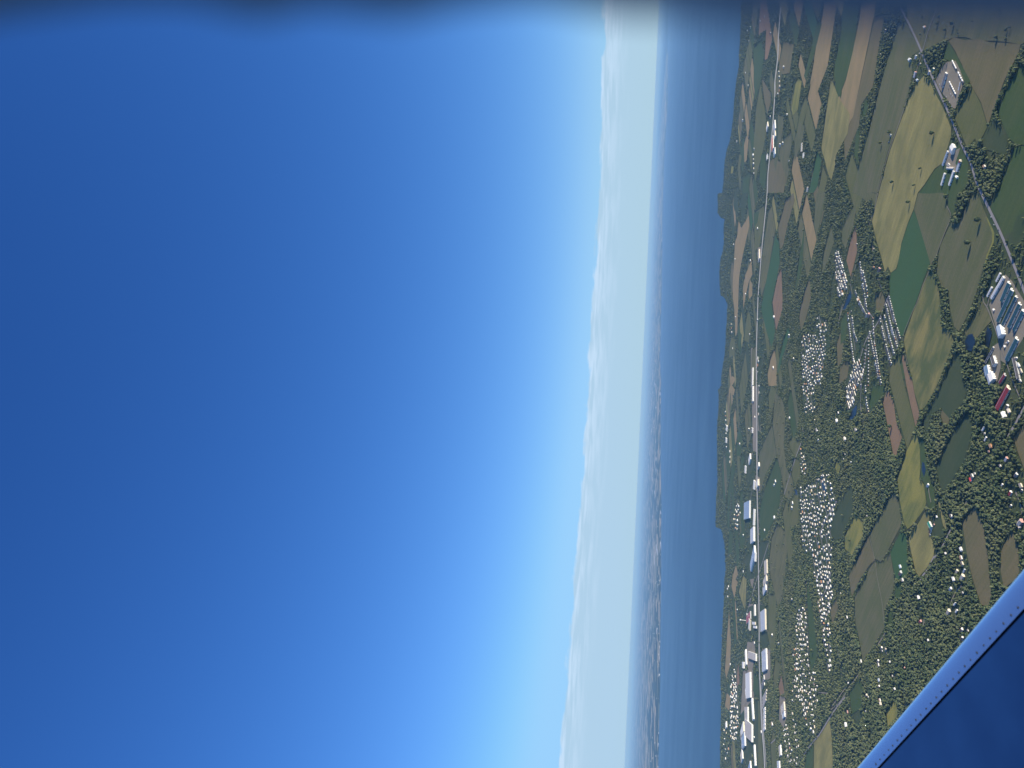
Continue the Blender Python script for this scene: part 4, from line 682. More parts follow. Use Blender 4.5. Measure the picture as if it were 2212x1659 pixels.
for (c, a, b_, W, h, wm, rm, lab) in [
 (7,(868,985),(866,1135),330,14,WHITE,RPALE,'huge distribution warehouse with pale blue roof left of the highway'),
 (7,(910,1062),(905,1200),40,14,WHITE,RWHITE,'long narrow white hall along the highway'),
 (7,(905,1208),(906,1335),170,16,WHITE,RLIGHT,'broad white hall under the narrow one by the highway'),
 (7,(908,1372),(915,1440),260,14,WHITE,RPALE,'pale blue roofed hall by the highway'),
 (7,(918,1435),(916,1510),50,13,WHITE,RWHITE,'white hall just below the pale blue roofed one'),
 (7,(910,818),(906,892),60,11,WHITE,RWHITE,'white hall left of the highway overpass'),
 (7,(940,800),(942,855),80,14,CREAM,RWHITE,'cream hall right beside the highway overpass'),
 (7,(944,655),(946,690),60,12,WHITE,RGREY,'white block with trees right of the highway'),
 (7,(868,580),(872,628),90,11,WHITE,RWHITE,'white hall far left of the highway near trees'),
 (6,(893,1500),(890,1650),60,12,WHITE,RGREY,'long white hall in the upper stretch of the highway'),
 (7,(893,0),(893,130),50,12,WHITE,RGREY,'long dark-roofed hall in the upper highway strip'),
 (7,(890,362),(888,405),80,11,WHITE,RGREY,'grey hall in the car lots left of the highway'),
 (7,(832,690),(829,752),60,10,WHITE,RWHITE,'thin white hall beyond the highway car lots'),
 (7,(670,345),(667,392),60,12,WHITE,RWHITE,'white hall near the lake shore, upper'),
 (7,(665,452),(663,490),60,12,WHITE,RWHITE,'white hall near the lake shore, lower'),
 (7,(1012,1490),(1014,1610),110,9,CREAM,RTAN,'tan-roofed hall right of the highway'),
 (8,(1008,-10),(1012,52),150,9,CREAM,RTAN,'tan hall right of the highway under the first'),
 (8,(1002,62),(1006,130),130,9,WHITE,RLIGHT,'light grey roofed hall right of the highway'),
 (8,(1000,292),(1004,470),210,12,CREAM,RLIGHT,'big retail hall with light roof right of the highway'),
 (8,(872,392),(868,480),60,13,CREAM,RWHITE,'cream hall by the water tower'),
 (8,(870,312),(872,378),220,10,GREYW,RED,'hall with dull red roof by the water tower'),
 (8,(910,255),(912,350),40,11,WHITE,RTAN,'white strip building left of the highway'),
 (8,(912,405),(912,430),150,9,CREAM,RWHITE,'narrow cream wing beside the highway, upper'),
 (8,(922,440),(922,462),150,9,WHITE,RWHITE,'white wing beside the highway, lower'),
 (8,(1008,632),(1014,812),190,11,WHITE,RLIGHT,'long retail hall with car rows in front'),
 (8,(985,860),(990,900),120,8,GREYW,RGREY,'grey hall below the long retail hall'),
 (8,(921,680),(921,742),420,12,WHITE,RTAN,'slanting tan-roofed hall left of the highway'),
 (8,(832,640),(838,770),50,11,WHITE,RWHITE,'white hall in the upper industrial strip'),
 (8,(815,750),(815,805),90,11,WHITE,RWHITE,'white hall farther left in the industrial strip'),
 (8,(872,835),(876,1055),250,14,WHITE,RWHITE,'very long bright white factory hall'),
 (8,(836,960),(840,1010),60,11,WHITE,RWHITE,'small bright hall left of the long factory'),
 (8,(888,1060),(900,1240),40,12,WHITE,RWHITE,'thin white hall along the industrial road'),
 (8,(850,1135),(852,1270),170,12,WHITE,RTAN,'tan-roofed hall in the lower industrial estate'),
 (8,(812,1262),(818,1345),180,13,CREAM,RWHITE,'cream and white hall at the left of the estate'),
 (8,(889,1290),(889,1440),360,15,WHITE,RTAN,'huge tan-roofed hall of the lower estate'),
 (8,(824,1352),(828,1470),190,13,WHITE,RPALE,'pale blue hall left of the huge tan one'),
 (8,(908,1460),(918,1640),30,12,WHITE,RWHITE,'thin white hall at the lower end of the estate'),
 (8,(800,1500),(806,1580),90,12,WHITE,RTAN,'tan hall at the lower left of the estate'),
 (8,(870,1600),(880,1720),260,10,WHITE,RPALE,'pale blue roofed hall at the bottom of the estate'),
 (8,(1160,1090),(1166,1165),110,8,CREAM,RTAN,'tan school building in the wooded estate'),
 (8,(1165,1170),(1168,1220),80,8,WHITE,RLIGHT,'light hall below the tan school building'),
 (8,(1130,1462),(1136,1550),50,9,WHITE,RTAN,'white walled hall at the lower wooded estate'),
 (8,(1120,1600),(1124,1700),70,9,WHITE,RLIGHT,'light hall at the bottom of the wooded estate'),
 (8,(663,1260),(665,1310),60,12,WHITE,RWHITE,'white hall close to the lake shore'),
 (5,(1080,1030),(1085,1100),60,9,WHITE,RLIGHT,'white hall right of the highway in the upper strip'),
 (5,(1082,1120),(1086,1165),40,9,CREAM,RWHITE,'cream long hall right of the highway, upper strip'),
 (5,(1064,1160),(1066,1270),60,8,WHITE,RED_O,'red and white roofed yard building beside the highway'),
 (5,(1080,1265),(1082,1320),50,8,WHITE,RPALE,'pale blue roofed hall beside the highway, upper strip'),
 (5,(1018,1045),(1022,1085),60,10,CREAM,RWHITE,'cream hall left of the highway in the upper strip'),
 (5,(1018,1320),(1016,1365),40,10,WHITE,RWHITE,'white barns left of the highway in the upper strip'),
 (5,(1315,1225),(1310,1300),20,7,CREAM,RWHITE,'white barn amid the striped fields, upper'),
 (5,(1328,1310),(1325,1355),20,7,WHITE,RWHITE,'white barn amid the striped fields, lower'),
 (6,(945,480),(948,560),60,9,CREAM,RTAN,'tan yard building beside the highway by the woods'),
 (6,(1365,-50),(1360,-10),20,7,CREAM,RWHITE,'small cream barn in the middle-distance fields'),
]:
    BB('warehouse', lab, 'warehouse', c, a, b_, W, h, 0, wm, rm, near=True, doors=2)
for k in range(4):
    y = 990+k*27; BB('storage_row', ('first','second','third','fourth')[k]+' slanting tan storage row from the top, right of the highway', 'storage units', 8, (1008-k*2, y), (972-k*0, y+75), 14, 5, 1.5, CREAM, RTAN, group='storage rows')
for k in range(6):
    y = 1150+k*33; BB('storage_unit', ('first','second','third','fourth','fifth','last')[k]+' short white storage unit from the top, right of the highway', 'storage units', 8, (996, y), (982, y+16), 22, 6, 1.5, WHITE, RWHITE, group='white storage units')

# houses: the 300 nearest are things, the rest one mass
houses.sort(key=lambda h_: (h_[7] is not None)*600 + math.hypot(h_[0], h_[1]))
def on_land(h_):
    a_, b_ = proj(h_[0], h_[1], 0.0); return a_ > np.interp(b_, [q[1] for q in SP_], [q[0] for q in SP_])+7
houses = [h_ for h_ in houses if on_land(h_)]
near_h = houses[:240]; far_h = houses[240:]
groups_ = {}
for i, h_ in enumerate(near_h):
    if h_[7] is None: LAND.append((*proj(h_[0], h_[1], 0.0), h_[6]))
    else: groups_.setdefault(h_[6], []).append((proj(h_[0], h_[1], 0.0)[1], i))
for lb_, mem in groups_.items():
    for n_, (_, i) in enumerate(sorted(mem)):
        near_h[i] = near_h[i][:6] + (ordn(n_) + ' ' + lb_, near_h[i][7])
for x, y, rz, k, wm, rm, lab, grp in near_h:
    o = tag(empty('mobile_home' if k == 'mobile' else 'shed' if k == 'small' else 'house', (x, y, 0), rz), lab, 'mobile home' if k == 'mobile' else 'shed' if k == 'small' else 'house', grp)
    a, b_, c_, d_, e_ = house_proto(k, wm, rm)
    new_obj('walls', a, o); rf = new_obj('roof', b_, o); new_obj('door', d_, o)
    for q_ in c_: new_obj('window', q_, o)
    if e_: new_obj('chimney', e_, rf)
V, F, MI = [], [], []; mats = [WHITE, CREAM, GREYW, ORANGE, RGREY, RDARK, RBROWN, RLIGHT]
for x, y, rz, k, wm, rm, lab, grp in far_h:
    Lx, Wy, h, r = {'mobile': (15, 5, 3.3, .9), 'house': (13, 8.5, 4.2, 2.6), 'big': (20, 12, 6, 3.4), 'small': (7, 5, 2.8, 1.5)}[k]
    s = random.uniform(.85, 1.25)
    a, b_ = gable(Lx*s, Wy*s, h*s, r*s); ca, sa = math.cos(rz), math.sin(rz)
    for (vv, ff), m in ((a, wm), (b_, rm)):
        n = len(V); V += [(x+p*ca-q*sa, y+p*sa+q*ca, z) for p, q, z in vv]; F += [tuple(i+n for i in f) for f in ff]; MI += [mats.index(m) if m in mats else 0]*len(ff)
for _ in range(260):                                             # towns on the far shore
    i = random.randrange(3, len(FAR)-3); x, y = FAR[i]; x2, y2 = FAR[i+1]; f = random.random(); k = 1+random.random()**2*.9
    x = (x+(x2-x)*f)*k; y = (y+(y2-y)*f)*k
    s = random.uniform(10, 28); vv, ff = box(-s, s, -s*.4, s*.4, 0, random.uniform(6, 14)); n = len(V)
    V += [(x+p, y+q, z+1) for p, q, z in vv]; F += [tuple(i_+n for i_ in f_) for f_ in ff]; MI += [0]*6
tag(new_obj('distant_houses', mesh('distant_houses', V, F, mats, MI)), 'tiny white houses scattered over the far estates and shore', 'houses', kind='stuff')

# storage yard: rows of parked trailers, cars
def make_trailer():
    o = empty('parked_trailer', (0, 0, 0))
    new_obj('cargo_box', mesh('cargo_box', *box(-6, 6, -1.3, 1.3, 1.2, 4.1), WHITE), o)
    new_obj('chassis', mesh('chassis', *box(-5.8, 5.9, -.5, .5, .8, 1.2), BLACK), o)
    for x in (-4.6, -3.4, 4.2):
        for y in (-1.05, 1.05):
            vv = [(x+.5*math.cos(a)*1, y+s, .5+.5*math.sin(a)) for s in (-.2, .2) for a in [i*math.pi/5 for i in range(10)]]
            ff = [tuple(range(9, -1, -1)), tuple(range(10, 20))]+[(i, (i+1) % 10, 10+(i+1) % 10, 10+i) for i in range(10)]
            new_obj('wheel', mesh('wheel', vv, ff, BLACK), o)
    return o
def make_car(col, name):
    m = flat('car_paint_'+name, col, .25, .6, var=.02)
    o = empty('parked_car', (0, 0, 0))
    prof = [(-2.3,.35),(-2.3,.85),(-1.5,.95),(-.9,1.45),(.7,1.48),(1.3,1.0),(2.2,.85),(2.3,.4)]
    vv = [(x, s, z) for s in (-.9, .9) for x, z in prof]; n = len(prof)
    ff = [tuple(range(n-1, -1, -1)), tuple(range(n, 2*n))]+[(i, (i+1) % n, n+(i+1) % n, n+i) for i in range(n)]
    new_obj('body', mesh('body', vv, ff, m), o)
    new_obj('windows', mesh('windows', *join(box(-1.0, .9, -.93, .93, 1.02, 1.36)), GLASSD), o)
    for x in (-1.4, 1.4):
        for y in (-.8, .8):
            vv = [(x+.33*math.cos(a), y+s, .33+.33*math.sin(a)) for s in (-.14, .14) for a in [i*math.pi/5 for i in range(10)]]
            ff = [tuple(range(9, -1, -1)), tuple(range(10, 20))]+[(i, (i+1) % 10, 10+(i+1) % 10, 10+i) for i in range(10)]
            new_obj('wheel', mesh('wheel', vv, ff, BLACK), o)
    return o
tr0 = make_trailer(); first = True
def put(proto, first_, c, x, y, rz, label, cat, group, z=1.0):
    o = proto if first_ else copy_tree(proto); gx, gy = gp(c, x, y); o.location = (gx, gy, z); o.rotation_euler = (0, 0, rz); tag(o, label, cat, group); house_xy.append((gx, gy)); return o
for nm_, (xa, ya), (xb, yb) in (('top row', (995,525), (1022,580)), ('outer right row', (1046,625), (1078,690)), ('middle row', (970,705), (1018,800)), ('lower right corner', (1058,722), (1050,760))):
    pa_, pb_ = gp(1, xa, ya), gp(1, xb, yb); n = max(2, int(math.hypot(pb_[0]-pa_[0], pb_[1]-pa_[1])/14)+1); ra_ = math.atan2(pb_[1]-pa_[1], pb_[0]-pa_[0])
    for k in range(n):
        f = k/(n-1); put(tr0, first, 1, xa+(xb-xa)*f, ya+(yb-ya)*f, ra_+random.uniform(-.05, .05), '%s white trailer from the top in the %s of the storage yard' % (ordn(k), nm_), 'trailer', 'trailers parked in the storage yard'); first = False
wc = make_car((.8, .8, .78), 'white'); dc = make_car((.05, .06, .08), 'dark')
fw = fd = True
for c, x, y, dark, lab in [(2,1348,272,0,'white car driving on the main road'),(2,1322,205,0,'pale car farther up the main road'),(2,1385,318,1,'dark car on the main road near the white one'),(1,938,830,0,'white car at the front of the yard by the road'),(1,962,880,0,'white car second from the yard tip'),(1,984,916,0,'white car at the tip of the storage yard'),
   (1,880,725,0,'white car beside the grey-roofed hall'),(1,895,745,0,'white car just below the grey-roofed hall'),(1,975,808,0,'white car under the middle trailer row, left'),(1,990,826,0,'white car under the middle trailer row, right'),(1,890,625,1,'dark car left of the grey-roofed hall'),(1,955,765,1,'dark car left of the middle trailer row'),
   (2,1463,1262,1,'dark car below the tall blue-roofed barn'),(2,1452,1290,0,'white car below the tall blue-roofed barn'),(2,1440,1300,1,'second dark car below the tall blue-roofed barn')]:
    p = dc if dark else wc; put(p, (fd if dark else fw), c, x, y, AZ1+math.pi/2*(c == 2 and y < 400), lab, 'car', None, 1.4)
    if dark: fd = False
    else: fw = False

# water tower
tx, ty = gp(8, 822, 392); wt = tag(empty('water_tower', (tx, ty, 0)), 'white ball-topped water tower left of the highway', 'water tower')
def lathe(prof, n=20):
    vv = [(r*math.cos(2*math.pi*i/n), r*math.sin(2*math.pi*i/n), z) for r, z in prof for i in range(n)]
    ff = [(j*n+i, j*n+(i+1) % n, (j+1)*n+(i+1) % n, (j+1)*n+i) for j in range(len(prof)-1) for i in range(n)]; return vv, ff
new_obj('stem', mesh('stem', *lathe([(5, 0), (2.6, 5), (2.4, 38)]), WHITE, smooth=True), wt)
new_obj('tank', mesh('tank', *lathe([(.1, 36)]+[(8*math.sin(a), 44-7.5*math.cos(a)) for a in [math.pi*i/12 for i in range(1, 12)]]+[(.1, 51.5)]), WHITE, smooth=True), wt)

# ------------------------------------------------------------------ trees
def ico(sub):
    bm = bmesh.new(); bmesh.ops.create_icosphere(bm, subdivisions=sub, radius=1)
    v = np.array([p.co[:] for p in bm.verts]); f = np.array([[q.index for q in p.verts] for p in bm.faces]); bm.free(); return v, f
I1 = ico(1); I2 = ico(2)
def blob(seed, base, n_l, spread):
    r = np.random.default_rng(seed); V_, F_ = [], []
    for k in range(n_l):
        if n_l == 1: c0 = np.zeros(3); s = 1.0
        else:
            dirv = r.normal(size=3); dirv /= np.linalg.norm(dirv); dirv[2] = dirv[2]*.8+.1
            c0 = dirv*spread*r.uniform(.7, 1.1); s = r.uniform(.30, .62)
        vv = base[0]*s*(1+r.normal(size=(len(base[0]), 1))*.2)*np.array([1.1, 1.1, .85]) + c0
        F_.append(base[1]+sum(map(len, V_))); V_.append(vv)
    return np.concatenate(V_), np.concatenate(F_)
def leafy(seed, n=420):
    """crown of separate leaf clumps spread through the volume"""
    r = np.random.default_rng(seed); V_, F_ = [], []
    cs = []
    for k in range(11):
        dv = r.normal(size=3); dv /= np.linalg.norm(dv); cs.append((dv*np.array([.6, .6, .55])*r.uniform(.5, 1.0), r.uniform(.26, .42)))
    for k in range(n):
        c0, s = cs[r.integers(len(cs))]; dv = r.normal(size=3); dv /= np.linalg.norm(dv)
        p = c0+dv*s*r.uniform(.75, 1.1); t1 = np.cross(dv, r.normal(size=3)); t1 /= np.linalg.norm(t1); t2 = np.cross(dv, t1)+dv*r.uniform(-.4, .4)
        q = r.uniform(.09, .17); b0 = len(V_)
        V_ += [p+t1*q, p+t2*q*.8, p-t1*q, p-t2*q*.8]; F_.append([b0, b0+1, b0+2]); F_.append([b0, b0+2, b0+3])
    iv, if_ = blob(seed+50, I1, 9, .42)
    return np.concatenate([np.array(V_), iv*.95]), np.concatenate([np.array(F_), if_+len(V_)])
def np_mesh(name, v, f, m, tint=None):
    me = bpy.data.meshes.new(name); me.vertices.add(len(v)); me.vertices.foreach_set('co', np.asarray(v, np.float32).ravel())
    me.loops.add(f.size); me.loops.foreach_set('vertex_index', f.astype(np.int32).ravel())
    me.polygons.add(len(f)); me.polygons.foreach_set('loop_start', np.arange(0, f.size, 3, dtype=np.int32))
    me.materials.append(m)
    if tint is not None:
        a = me.attributes.new('tint', 'FLOAT', 'POINT'); a.data.foreach_set('value', tint.astype(np.float32))
    me.update(calc_edges=True); return me
shore_px = [tuple(proj(x, y, 0.0)) for x, y in SHORE]
sp = np.array(shore_px)
def candidates(d0, d1, step):
    y = np.arange(1500, 12500, step); x = np.arange(-7500, 7500, step)
    X, Y = np.meshgrid(x, y); X = X.ravel()+rng.uniform(-.8, .8, X.size)*step; Y = Y.ravel()+rng.uniform(-.8, .8, Y.size)*step
    D = np.hypot(X, Y); k = (D >= d0) & (D < d1); X, Y = X[k], Y[k]
    px, py = proj(X, Y, np.zeros_like(X))
    k = (px < 2290) & (px > 1540) & (py > -60) & (py < 1730) & (px > np.interp(py, sp[:, 1], sp[:, 0])+1.0)
    return X[k], Y[k], px[k], py[k]
hx = np.array(house_xy)
def keep_trees(X, Y, px, py, hgt):
    tpx, tpy = proj(X, Y, hgt*.6)
    dens = np.ones(X.size)
    for kd, poly in masks:
        a = inpoly(px, py, poly); bb = inpoly(tpx, tpy, poly)
        if kd == 'lawn': dens[a] = np.minimum(dens[a], .22)
        elif kd == 'rough': dens[a | bb] = np.minimum(dens[a | bb], .012)
        else: dens[a | bb] = 0.0
    # street and driveway clearances
    rp = np.array(roadpts); D = np.hypot(X, Y)
    for i in range(0, len(rp)):
        # subdivide between successive points of one ribbon is unnecessary: points are dense for near roads
        dd = np.hypot(X-rp[i, 0], Y-rp[i, 1]); dens[dd < rp[i, 2]/2+(42 if rp[i, 2] > 20 else 5)] = 0
    # clearing round each house, open towards the viewer and the sun
    sxv, syv = sv.x/math.hypot(sv.x, sv.y), sv.y/math.hypot(sv.x, sv.y)
    for x, y in hx:
        if math.hypot(x, y) > 7500: rr = 15; ln = 55
        elif math.hypot(x, y) > 4300: rr = 7; ln = 30
        else: rr = 9; ln = 34
        k = np.nonzero((np.abs(X-x) < ln+20) & (np.abs(Y-y) < ln+20))[0]
        if not k.size: continue
        dx, dy = X[k]-x, Y[k]-y; n_ = math.hypot(x, y)
        for ux, uy, l_ in ((-x/n_, -y/n_, ln), (sxv, syv, ln*.8)):
            al = np.clip(dx*ux+dy*uy, 0, l_); dens[k[np.hypot(dx-al*ux, dy-al*uy) < rr*(1.1 if l_ == ln else .8)]] = 0
    return dens
def densify(pts):
    out = []
    for i in range(len(pts)-1):
        (x1, y1, w1), (x2, y2, w2) = pts[i], pts[i+1]; l = math.hypot(x2-x1, y2-y1)
        if w1 == w2 and l < 700:
            n = max(1, int(l/(35 if w1 > 20 else 10))); out += [(x1+(x2-x1)*k/n, y1+(y2-y1)*k/n, w1) for k in range(n)]
    return out
rp_all = densify(roadpts); roadpts = [p for p in rp_all if math.hypot(p[0], p[1]) < 4500 or p[2] > 20] + [p for p in roadpts if math.hypot(p[0], p[1]) >= 4500]

near_shapes = [blob(10+i, I1, 8, .55) for i in range(6)]
mid_shapes = [blob(30+i, I1, 4, .5) for i in range(5)]
far_shapes = [blob(50+i, I1, 2, .45) for i in range(5)]
lone = [(1,830,1140,9,15),(1,480,1560,8,13),(1,668,1588,7,12),(1,722,1445,6,10),(1,380,1225,8,13),(2,622,75,8,14),(2,1232,225,10,17),(2,1148,420,11,18),(1,458,1130,9,15),(3,465,345,9,13),(3,50,1110,7,12),(3,110,1330,6,11),(8,1405,650,10,16),(1,1000,1010,4,7),(3,485,915,6,11),(3,570,1255,9,14)]
lone_lab = ['lone tree in the middle of the upper gold field, long shadow','lone tree left in the lower gold field','lone tree on the curved right edge of the gold field','small lone tree in the centre of the lower gold field','tree standing in the grey field by the lane farmhouse','lone tree at the narrow waist of the gold field','big lone tree in the olive field near the main road','biggest lone tree in the middle of the olive field','tree beside the narrow lane farmhouse','round tree in the bare pink field','lone tree in the dark meadow at the lower left','lone tree in the yellow-green plot','lone tree casting a long shadow on the green strip by the long road','bush at the corner of the olive field','tree at the top corner of the grey plot','round tree at the head of the emerald plot']
allX, allY, allR, allH = [], [], [], []
parts_stuff = []
for (d0, d1, step, rlo, rhi, hlo, hhi, shapes) in ((1800, 3700, 8.4, 3.5, 6.6, 8, 16, near_shapes), (3700, 6200, 11.5, 4.6, 8.0, 8, 15, mid_shapes), (6200, 12500, 27, 12, 20, 9, 15, far_shapes)):
    X, Y, px, py = candidates(d0, d1, step)
    hgt = hlo*.75+(hhi-hlo*.75)*rng.beta(1.8, 2.2, X.size)
    lf = np.sin(X/47+2*np.sin(Y/113))*np.sin(Y/59+1.6*np.sin(X/131))+.6*np.sin(X/23+Y/31)*np.sin(Y/19-X/37)
    hgt = hgt*(1+.24*lf)
    dens = keep_trees(X, Y, px, py, hgt)
    gapn = np.sin(X/83+np.sin(Y/61)*1.7)*np.sin(Y/97+np.sin(X/71)*1.5)
    k = rng.random(X.size) < dens*np.clip(1.02-.75*np.clip(gapn-.45, 0, 1)*1.8, .3, 1)
    X, Y, hgt, px, py = X[k], Y[k], hgt[k], px[k], py[k]; rad = (rlo+(rhi-rlo)*rng.random(X.size)**1.6*1.25)*(.7+.45*(hgt-hlo)/(hhi-hlo))
    if d0 == 1800:
        o_ = np.argsort(np.hypot(X, Y)); n_ind = 300-len(lone)
        # individual trees: the nearest ones really in the frame
        vis = (px[o_] < 2212) & (py[o_] > 40) & (py[o_] < 1659) & ~inpoly(px[o_], py[o_], [(2230, 1215), (1850, 1659), (1850, 1720), (2300, 1720)])
        ind = o_[vis][:n_ind]
        indiv = [(X[i], Y[i], rad[i], hgt[i], px[i], py[i]) for i in ind]
        mk = np.ones(X.size, bool); mk[ind] = False; X, Y, hgt, rad = X[mk], Y[mk], hgt[mk], rad[mk]
    lfk = np.sin(X/61+1.5*np.sin(Y/97))*np.sin(Y/73+X/210)*1.4
    shp = rng.integers(len(shapes), size=X.size); Vs, Fs, Ts = [], [], []; base_n = 0
    for s in range(len(shapes)):
        i = np.nonzero(shp == s)[0]; bv, bf = shapes[s]
        if not i.size: continue
        a = rng.uniform(0, 6.28, i.size); ca, sa = np.cos(a), np.sin(a)
        vx = bv[None, :, 0]*ca[:, None]-bv[None, :, 1]*sa[:, None]; vy = bv[None, :, 0]*sa[:, None]+bv[None, :, 1]*ca[:, None]
        P3 = np.stack([vx*rad[i, None]+X[i, None], vy*rad[i, None]+Y[i, None], (bv[None, :, 2]*.58+.46)*hgt[i, None]], -1)
        Vs.append(P3.reshape(-1, 3)); Ts.append(np.repeat(np.clip(.5+.22*lfk[i]+rng.normal(size=i.size)*.22, 0, .999), len(bv)))
        Fs.append((bf[None]+(np.arange(i.size)*len(bv))[:, None, None]).reshape(-1, 3)+base_n); base_n += i.size*len(bv)
    print('trees', d0, X.size)
    parts_stuff.append((np.concatenate(Vs), np.concatenate(Fs), np.concatenate(Ts)))
for (v_, f_, t_), nm, lb in zip(parts_stuff, ('woodland', 'middle_woodland', 'distant_woodland'), ('dark green woods and hedges of the near country', 'woods and tree belts of the middle distance', 'far hazy woods along the highway and lake shore')):
    tag(new_obj(nm, np_mesh(nm, v_, f_, LEAF, t_)), lb, 'woods', kind='stuff')

crowns = []
for s in range(8):
    v_, f_ = leafy(200+s); crowns.append(np_mesh('crown', v_, f_, LEAF, np.zeros(len(v_))))
trunk_v, trunk_f = lathe([(.42, 0), (.30, 1.5), (.22, 5.5), (.08, 8.5)], 7)
tv, tf = list(trunk_v), list(trunk_f)
for k in range(4):                                         # limbs
    a = k*1.6+.4; n = len(tv); q = [(.0, 3.6+k*.5, .16), (2.2, 6+k*.4, .06)]
    for r0, z0, w0 in q:
        for i in range(4): b0 = i*math.pi/2; tv.append((math.cos(a)*r0+w0*math.cos(b0), math.sin(a)*r0+w0*math.sin(b0), z0))
    tf += [(n+i, n+(i+1) % 4, n+4+(i+1) % 4, n+4+i) for i in range(4)]
TR = mesh('trunk', tv, tf, BARK)
def put_tree(x, y, r, h, label, group, s):
    o = tag(empty('broadleaf_tree', (x, y, 0)), label, 'tree', group)
    c_ = new_obj('crown', crowns[s % 8], o, (0, 0, h*.47)); c_.scale = (r, r, h*.53); c_.rotation_euler = (0, 0, random.uniform(0, 6.28))
    t_ = new_obj('trunk', TR, o); t_.scale = (h/12, h/12, h/12)
LAND = [l_ for l_ in LAND if len(l_[2].split()) <= 11 and l_[0] > 1900]
for i, (c, x, y, r, h) in enumerate(lone): LAND.append((*PX(c, x, y), lone_lab[i]))
LAND = [l_ for l_ in LAND if len(l_[2].split()) <= 10]
tl = {}
for i, (x, y, r, h, px, py) in enumerate(indiv):
    ds = sorted((math.hypot(px-a, py-b_), n_) for n_, (a, b_, _) in enumerate(LAND))[0]
    a, b_, lab = LAND[ds[1]]; dx, dy = px-a, py-b_
    dr = ('right of' if dx > 0 else 'left of') if abs(dx) > abs(dy) else ('below' if dy > 0 else 'above')
    tl.setdefault((dr, lab), []).append((ds[0], i))
for (dr, lab), mem in tl.items():
    for n_, (_, i) in enumerate(sorted(mem)):
        x, y, r, h, px, py = indiv[i]
        put_tree(x, y, r, h, ('nearest' if n_ == 0 else ordn(n_)+' nearest')+' tree '+dr+' the '+lab, 'broadleaf trees in the near woods and hedges', i)
for i, (c, x, y, r, h) in enumerate(lone): put_tree(*gp(c, x, y), r*.9, h*1.45, lone_lab[i], None, i)

# ------------------------------------------------------------------ aircraft wing
def pt(px, py, z): v = ray(px, py); t = z/v[2]; return Vector(v*t)      # relative to the camera
A1 = pt(2212, 1232, -2.2); A2 = pt(1850, 1663, -1.86)
ld = (A2-A1).normalized(); ch = Vector((-1, -.10, 0)); nrm = ld.cross(ch).normalized()
if nrm.z < 0: nrm = -nrm
back = nrm.cross(ld).normalized()
if back.dot(ch) < 0: back = -back
def hit(px, py):
    v = Vector(ray(px, py)); return v*(A1.dot(nrm)/v.dot(nrm))
S1 = hit(2212, 1317); S2 = hit(1897, 1659)
s1 = (S1-A1).dot(back); s2 = (S2-A1).dot(back); u1 = (S1-A1).dot(ld); u2 = (S2-A1).dot(ld)
print('wing seam', s1, s2, u1, u2, 'nrm', nrm)
def seam(u): return s1+(s2-s1)*(u-u1)/(u2-u1)
skin, t, b = mat('blue_wing_paint', .42, .5)
tcn = nd(t, 'ShaderNodeTexCoord'); nn = nd(t, 'ShaderNodeTexNoise'); nn.inputs['Scale'].default_value = 1.3; nn.inputs['Detail'].default_value = 8; t.links.new(tcn.outputs['Object'], nn.inputs['Vector'])
vs_ = nd(t, 'ShaderNodeTexVoronoi'); vs_.inputs['Scale'].default_value = 2.6; t.links.new(tcn.outputs['Object'], vs_.inputs['Vector'])
spk = mth(t, 'LESS_THAN', mth(t, 'ADD', vs_.outputs['Distance'], mth(t, 'MULTIPLY', nn.outputs['Fac'], .03)), .045)
cs_ = mixc(t, mth(t, 'MULTIPLY', mth(t, 'SUBTRACT', nn.outputs['Fac'], .3), 2.2, clamp=True), (.005, .026, .10), (.012, .05, .16))
t.links.new(mixc(t, mth(t, 'MULTIPLY', spk, .6), cs_, (.004, .012, .04)), b.inputs['Base Color'])
n5 = nd(t, 'ShaderNodeTexNoise'); n5.inputs['Scale'].default_value = 90; n5.inputs['Detail'].default_value = 2; t.links.new(tcn.outputs['Object'], n5.inputs['Vector'])
bp = nd(t, 'ShaderNodeBump'); bp.inputs['Strength'].default_value = .05; bp.inputs['Distance'].default_value = .002; t.links.new(n5.outputs['Fac'], bp.inputs['Height']); t.links.new(bp.outputs[0], b.inputs['Normal'])
lead, t, b = mat('polished_leading_edge', .24, .5, .9)
tcn = nd(t, 'ShaderNodeTexCoord'); nn = nd(t, 'ShaderNodeTexNoise'); nn.inputs['Scale'].default_value = 3; nn.inputs['Detail'].default_value = 8; t.links.new(tcn.outputs['Object'], nn.inputs['Vector'])
t.links.new(mixc(t, nn.outputs['Fac'], (.50, .68, .84), (.60, .78, .92)), b.inputs['Base Color'])
wing = tag(empty('aircraft_wing', (A1.x, A1.y, H+A1.z)), 'deep blue aircraft wing with pale leading edge and a row of fasteners', 'wing')
def strip(name, prof, m, us, smooth=True):
    V_ = []; n = len(prof(0.0))
    for u in us: V_ += [ld*u+back*s+nrm*q for s, q in prof(u)]
    F_ = [(j*n+i, j*n+i+1, (j+1)*n+i+1, (j+1)*n+i) for j in range(len(us)-1) for i in range(n-1)]
    me = mesh(name, V_, F_, m, smooth=smooth); me.update()
    return new_obj(name, me, wing)
US = [-2.0+i*.35 for i in range(32)]
def prof_lead(u):
    s = seam(u); out = [(-.27*s, -.75*s)]
    for k in range(22):
        a = math.pi/2*k/21; p = -.27*s+(1.27*s-.004)*(1-math.cos(a)); out.append((p, -.30*s*(1-math.sin(a))))
    return out
strip('leading_edge', prof_lead, lead, US)
def prof_skin(u):
    s = seam(u); return [(s+.015, -.02), (s+.015, 0)]+[(s+.015+.25*k, -.0*k+.0) for k in range(1, 12)]
strip('upper_skin', prof_skin, skin, US, False)
strip('panel_gap', lambda u: [(seam(u)-.003, -.012), (seam(u)+.016, -.012)], BLACK, US, False)
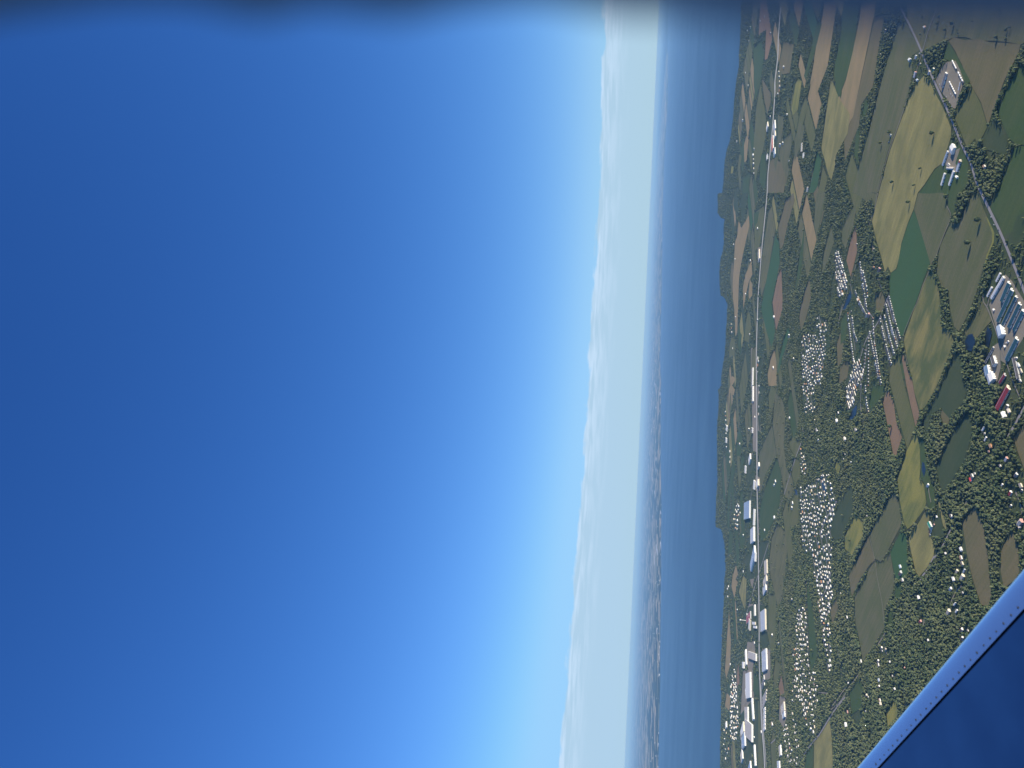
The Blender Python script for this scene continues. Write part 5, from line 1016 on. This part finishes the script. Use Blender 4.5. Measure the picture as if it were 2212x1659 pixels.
strip('lower_skin', lambda u: [(0, -.3*seam(u)), (seam(u), -.32), (3.2, -.12), (3.2, 0)], skin, US, False)
rv, rf = lathe([(.0001, .0022), (.006, .0022), (.0085, .0008)], 8)
rme = mesh('fastener', rv, rf, BLACK)
q = Matrix((ld, back, nrm)).transposed().to_euler()
for k in range(70):
    u = -1.0+k*.085+random.uniform(-.006, .006)
    o = new_obj('fastener', rme, wing, ld*u+back*(seam(u)-.035)+nrm*.001); o.rotation_euler = q; o.scale = (random.uniform(.5, .9), random.uniform(.6, 1.2), 1)

# ------------------------------------------------------------------ cabin window surround, close beside the camera
wm_, t, b = mat('shaded_cabin_trim', .6, .3); b.inputs['Base Color'].default_value = (.17, .21, .27, 1)  # light grey trim; cabin shade is put into this dark base colour
def rrect(hw, hh, r, cx, cz, n=10):
    out = []
    for qx, qz, a0 in ((1, 1, 0), (-1, 1, 90), (-1, -1, 180), (1, -1, 270)):
        for k in range(n+1):
            a = math.radians(a0+90*k/n); out.append((cx+qx*(hw-r)+r*math.cos(a), cz+qz*(hh-r)+r*math.sin(a)))
    return out
EDGE_PX = [(-400, 50), (0, 40), (250, 6), (400, 8), (560, 44), (680, 18), (860, 40), (1000, 12), (1150, 0), (1330, 32), (1450, 34), (1600, 52), (1900, 64), (2212, 66), (2500, 66)]
wz, wx = [], []
for a_, b_ in EDGE_PX:
    v_ = ray(a_, b_); v_ = v_*(.137/v_[1]); wz.append(v_[2]); wx.append(v_[0])
def side(ring, y, hw, hh, r):
    zs = np.linspace(.03-hh+r, .03+hh-r, 62)[1:-1]
    o_ = np.argsort(wz); tx = np.interp(zs, np.array(wz)[o_], np.array(wx)[o_]); dx = (EDGE-.007)-tx; fade = np.clip((zs[-1]-zs)/.02, 0, 1)*np.clip((zs-zs[0])/.02, 0, 1)
    return ring+[(cx_+hw-dx[i]*fade[i], zs[i]) for i in range(60)]
cw = tag(empty('cabin_window', (0, .095, H)), 'blurred cabin window surround, shade in its colour, along the top of the photo', 'window frame')
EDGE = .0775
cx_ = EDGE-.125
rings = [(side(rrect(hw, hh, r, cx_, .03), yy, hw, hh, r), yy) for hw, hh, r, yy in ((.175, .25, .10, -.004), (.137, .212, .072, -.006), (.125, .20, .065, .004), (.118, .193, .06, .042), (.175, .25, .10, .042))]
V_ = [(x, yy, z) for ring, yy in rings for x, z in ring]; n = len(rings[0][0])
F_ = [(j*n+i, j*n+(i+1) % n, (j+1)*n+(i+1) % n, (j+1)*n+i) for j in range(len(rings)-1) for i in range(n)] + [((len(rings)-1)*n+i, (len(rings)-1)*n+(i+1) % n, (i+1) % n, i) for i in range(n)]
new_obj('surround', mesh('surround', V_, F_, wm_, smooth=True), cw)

# ------------------------------------------------------------------ haze
HZ, t, _ = mat('haze'); t.nodes.remove(_)
pv = nd(t, 'ShaderNodeVolumePrincipled'); pv.inputs['Density'].default_value = 2.0e-5; pv.inputs['Color'].default_value = (.22, .44, .78, 1); pv.inputs['Absorption Color'].default_value = (.5, .55, .6, 1)
pv.inputs['Anisotropy'].default_value = 0.0
t.links.new(pv.outputs[0], t.nodes['Material Output'].inputs['Volume'])
tag(new_obj('haze', mesh('haze', *box(-430000, 430000, -25000, 425000, -2, H+10), HZ)), 'pale blue haze over the lake and far land', 'haze', kind='stuff')
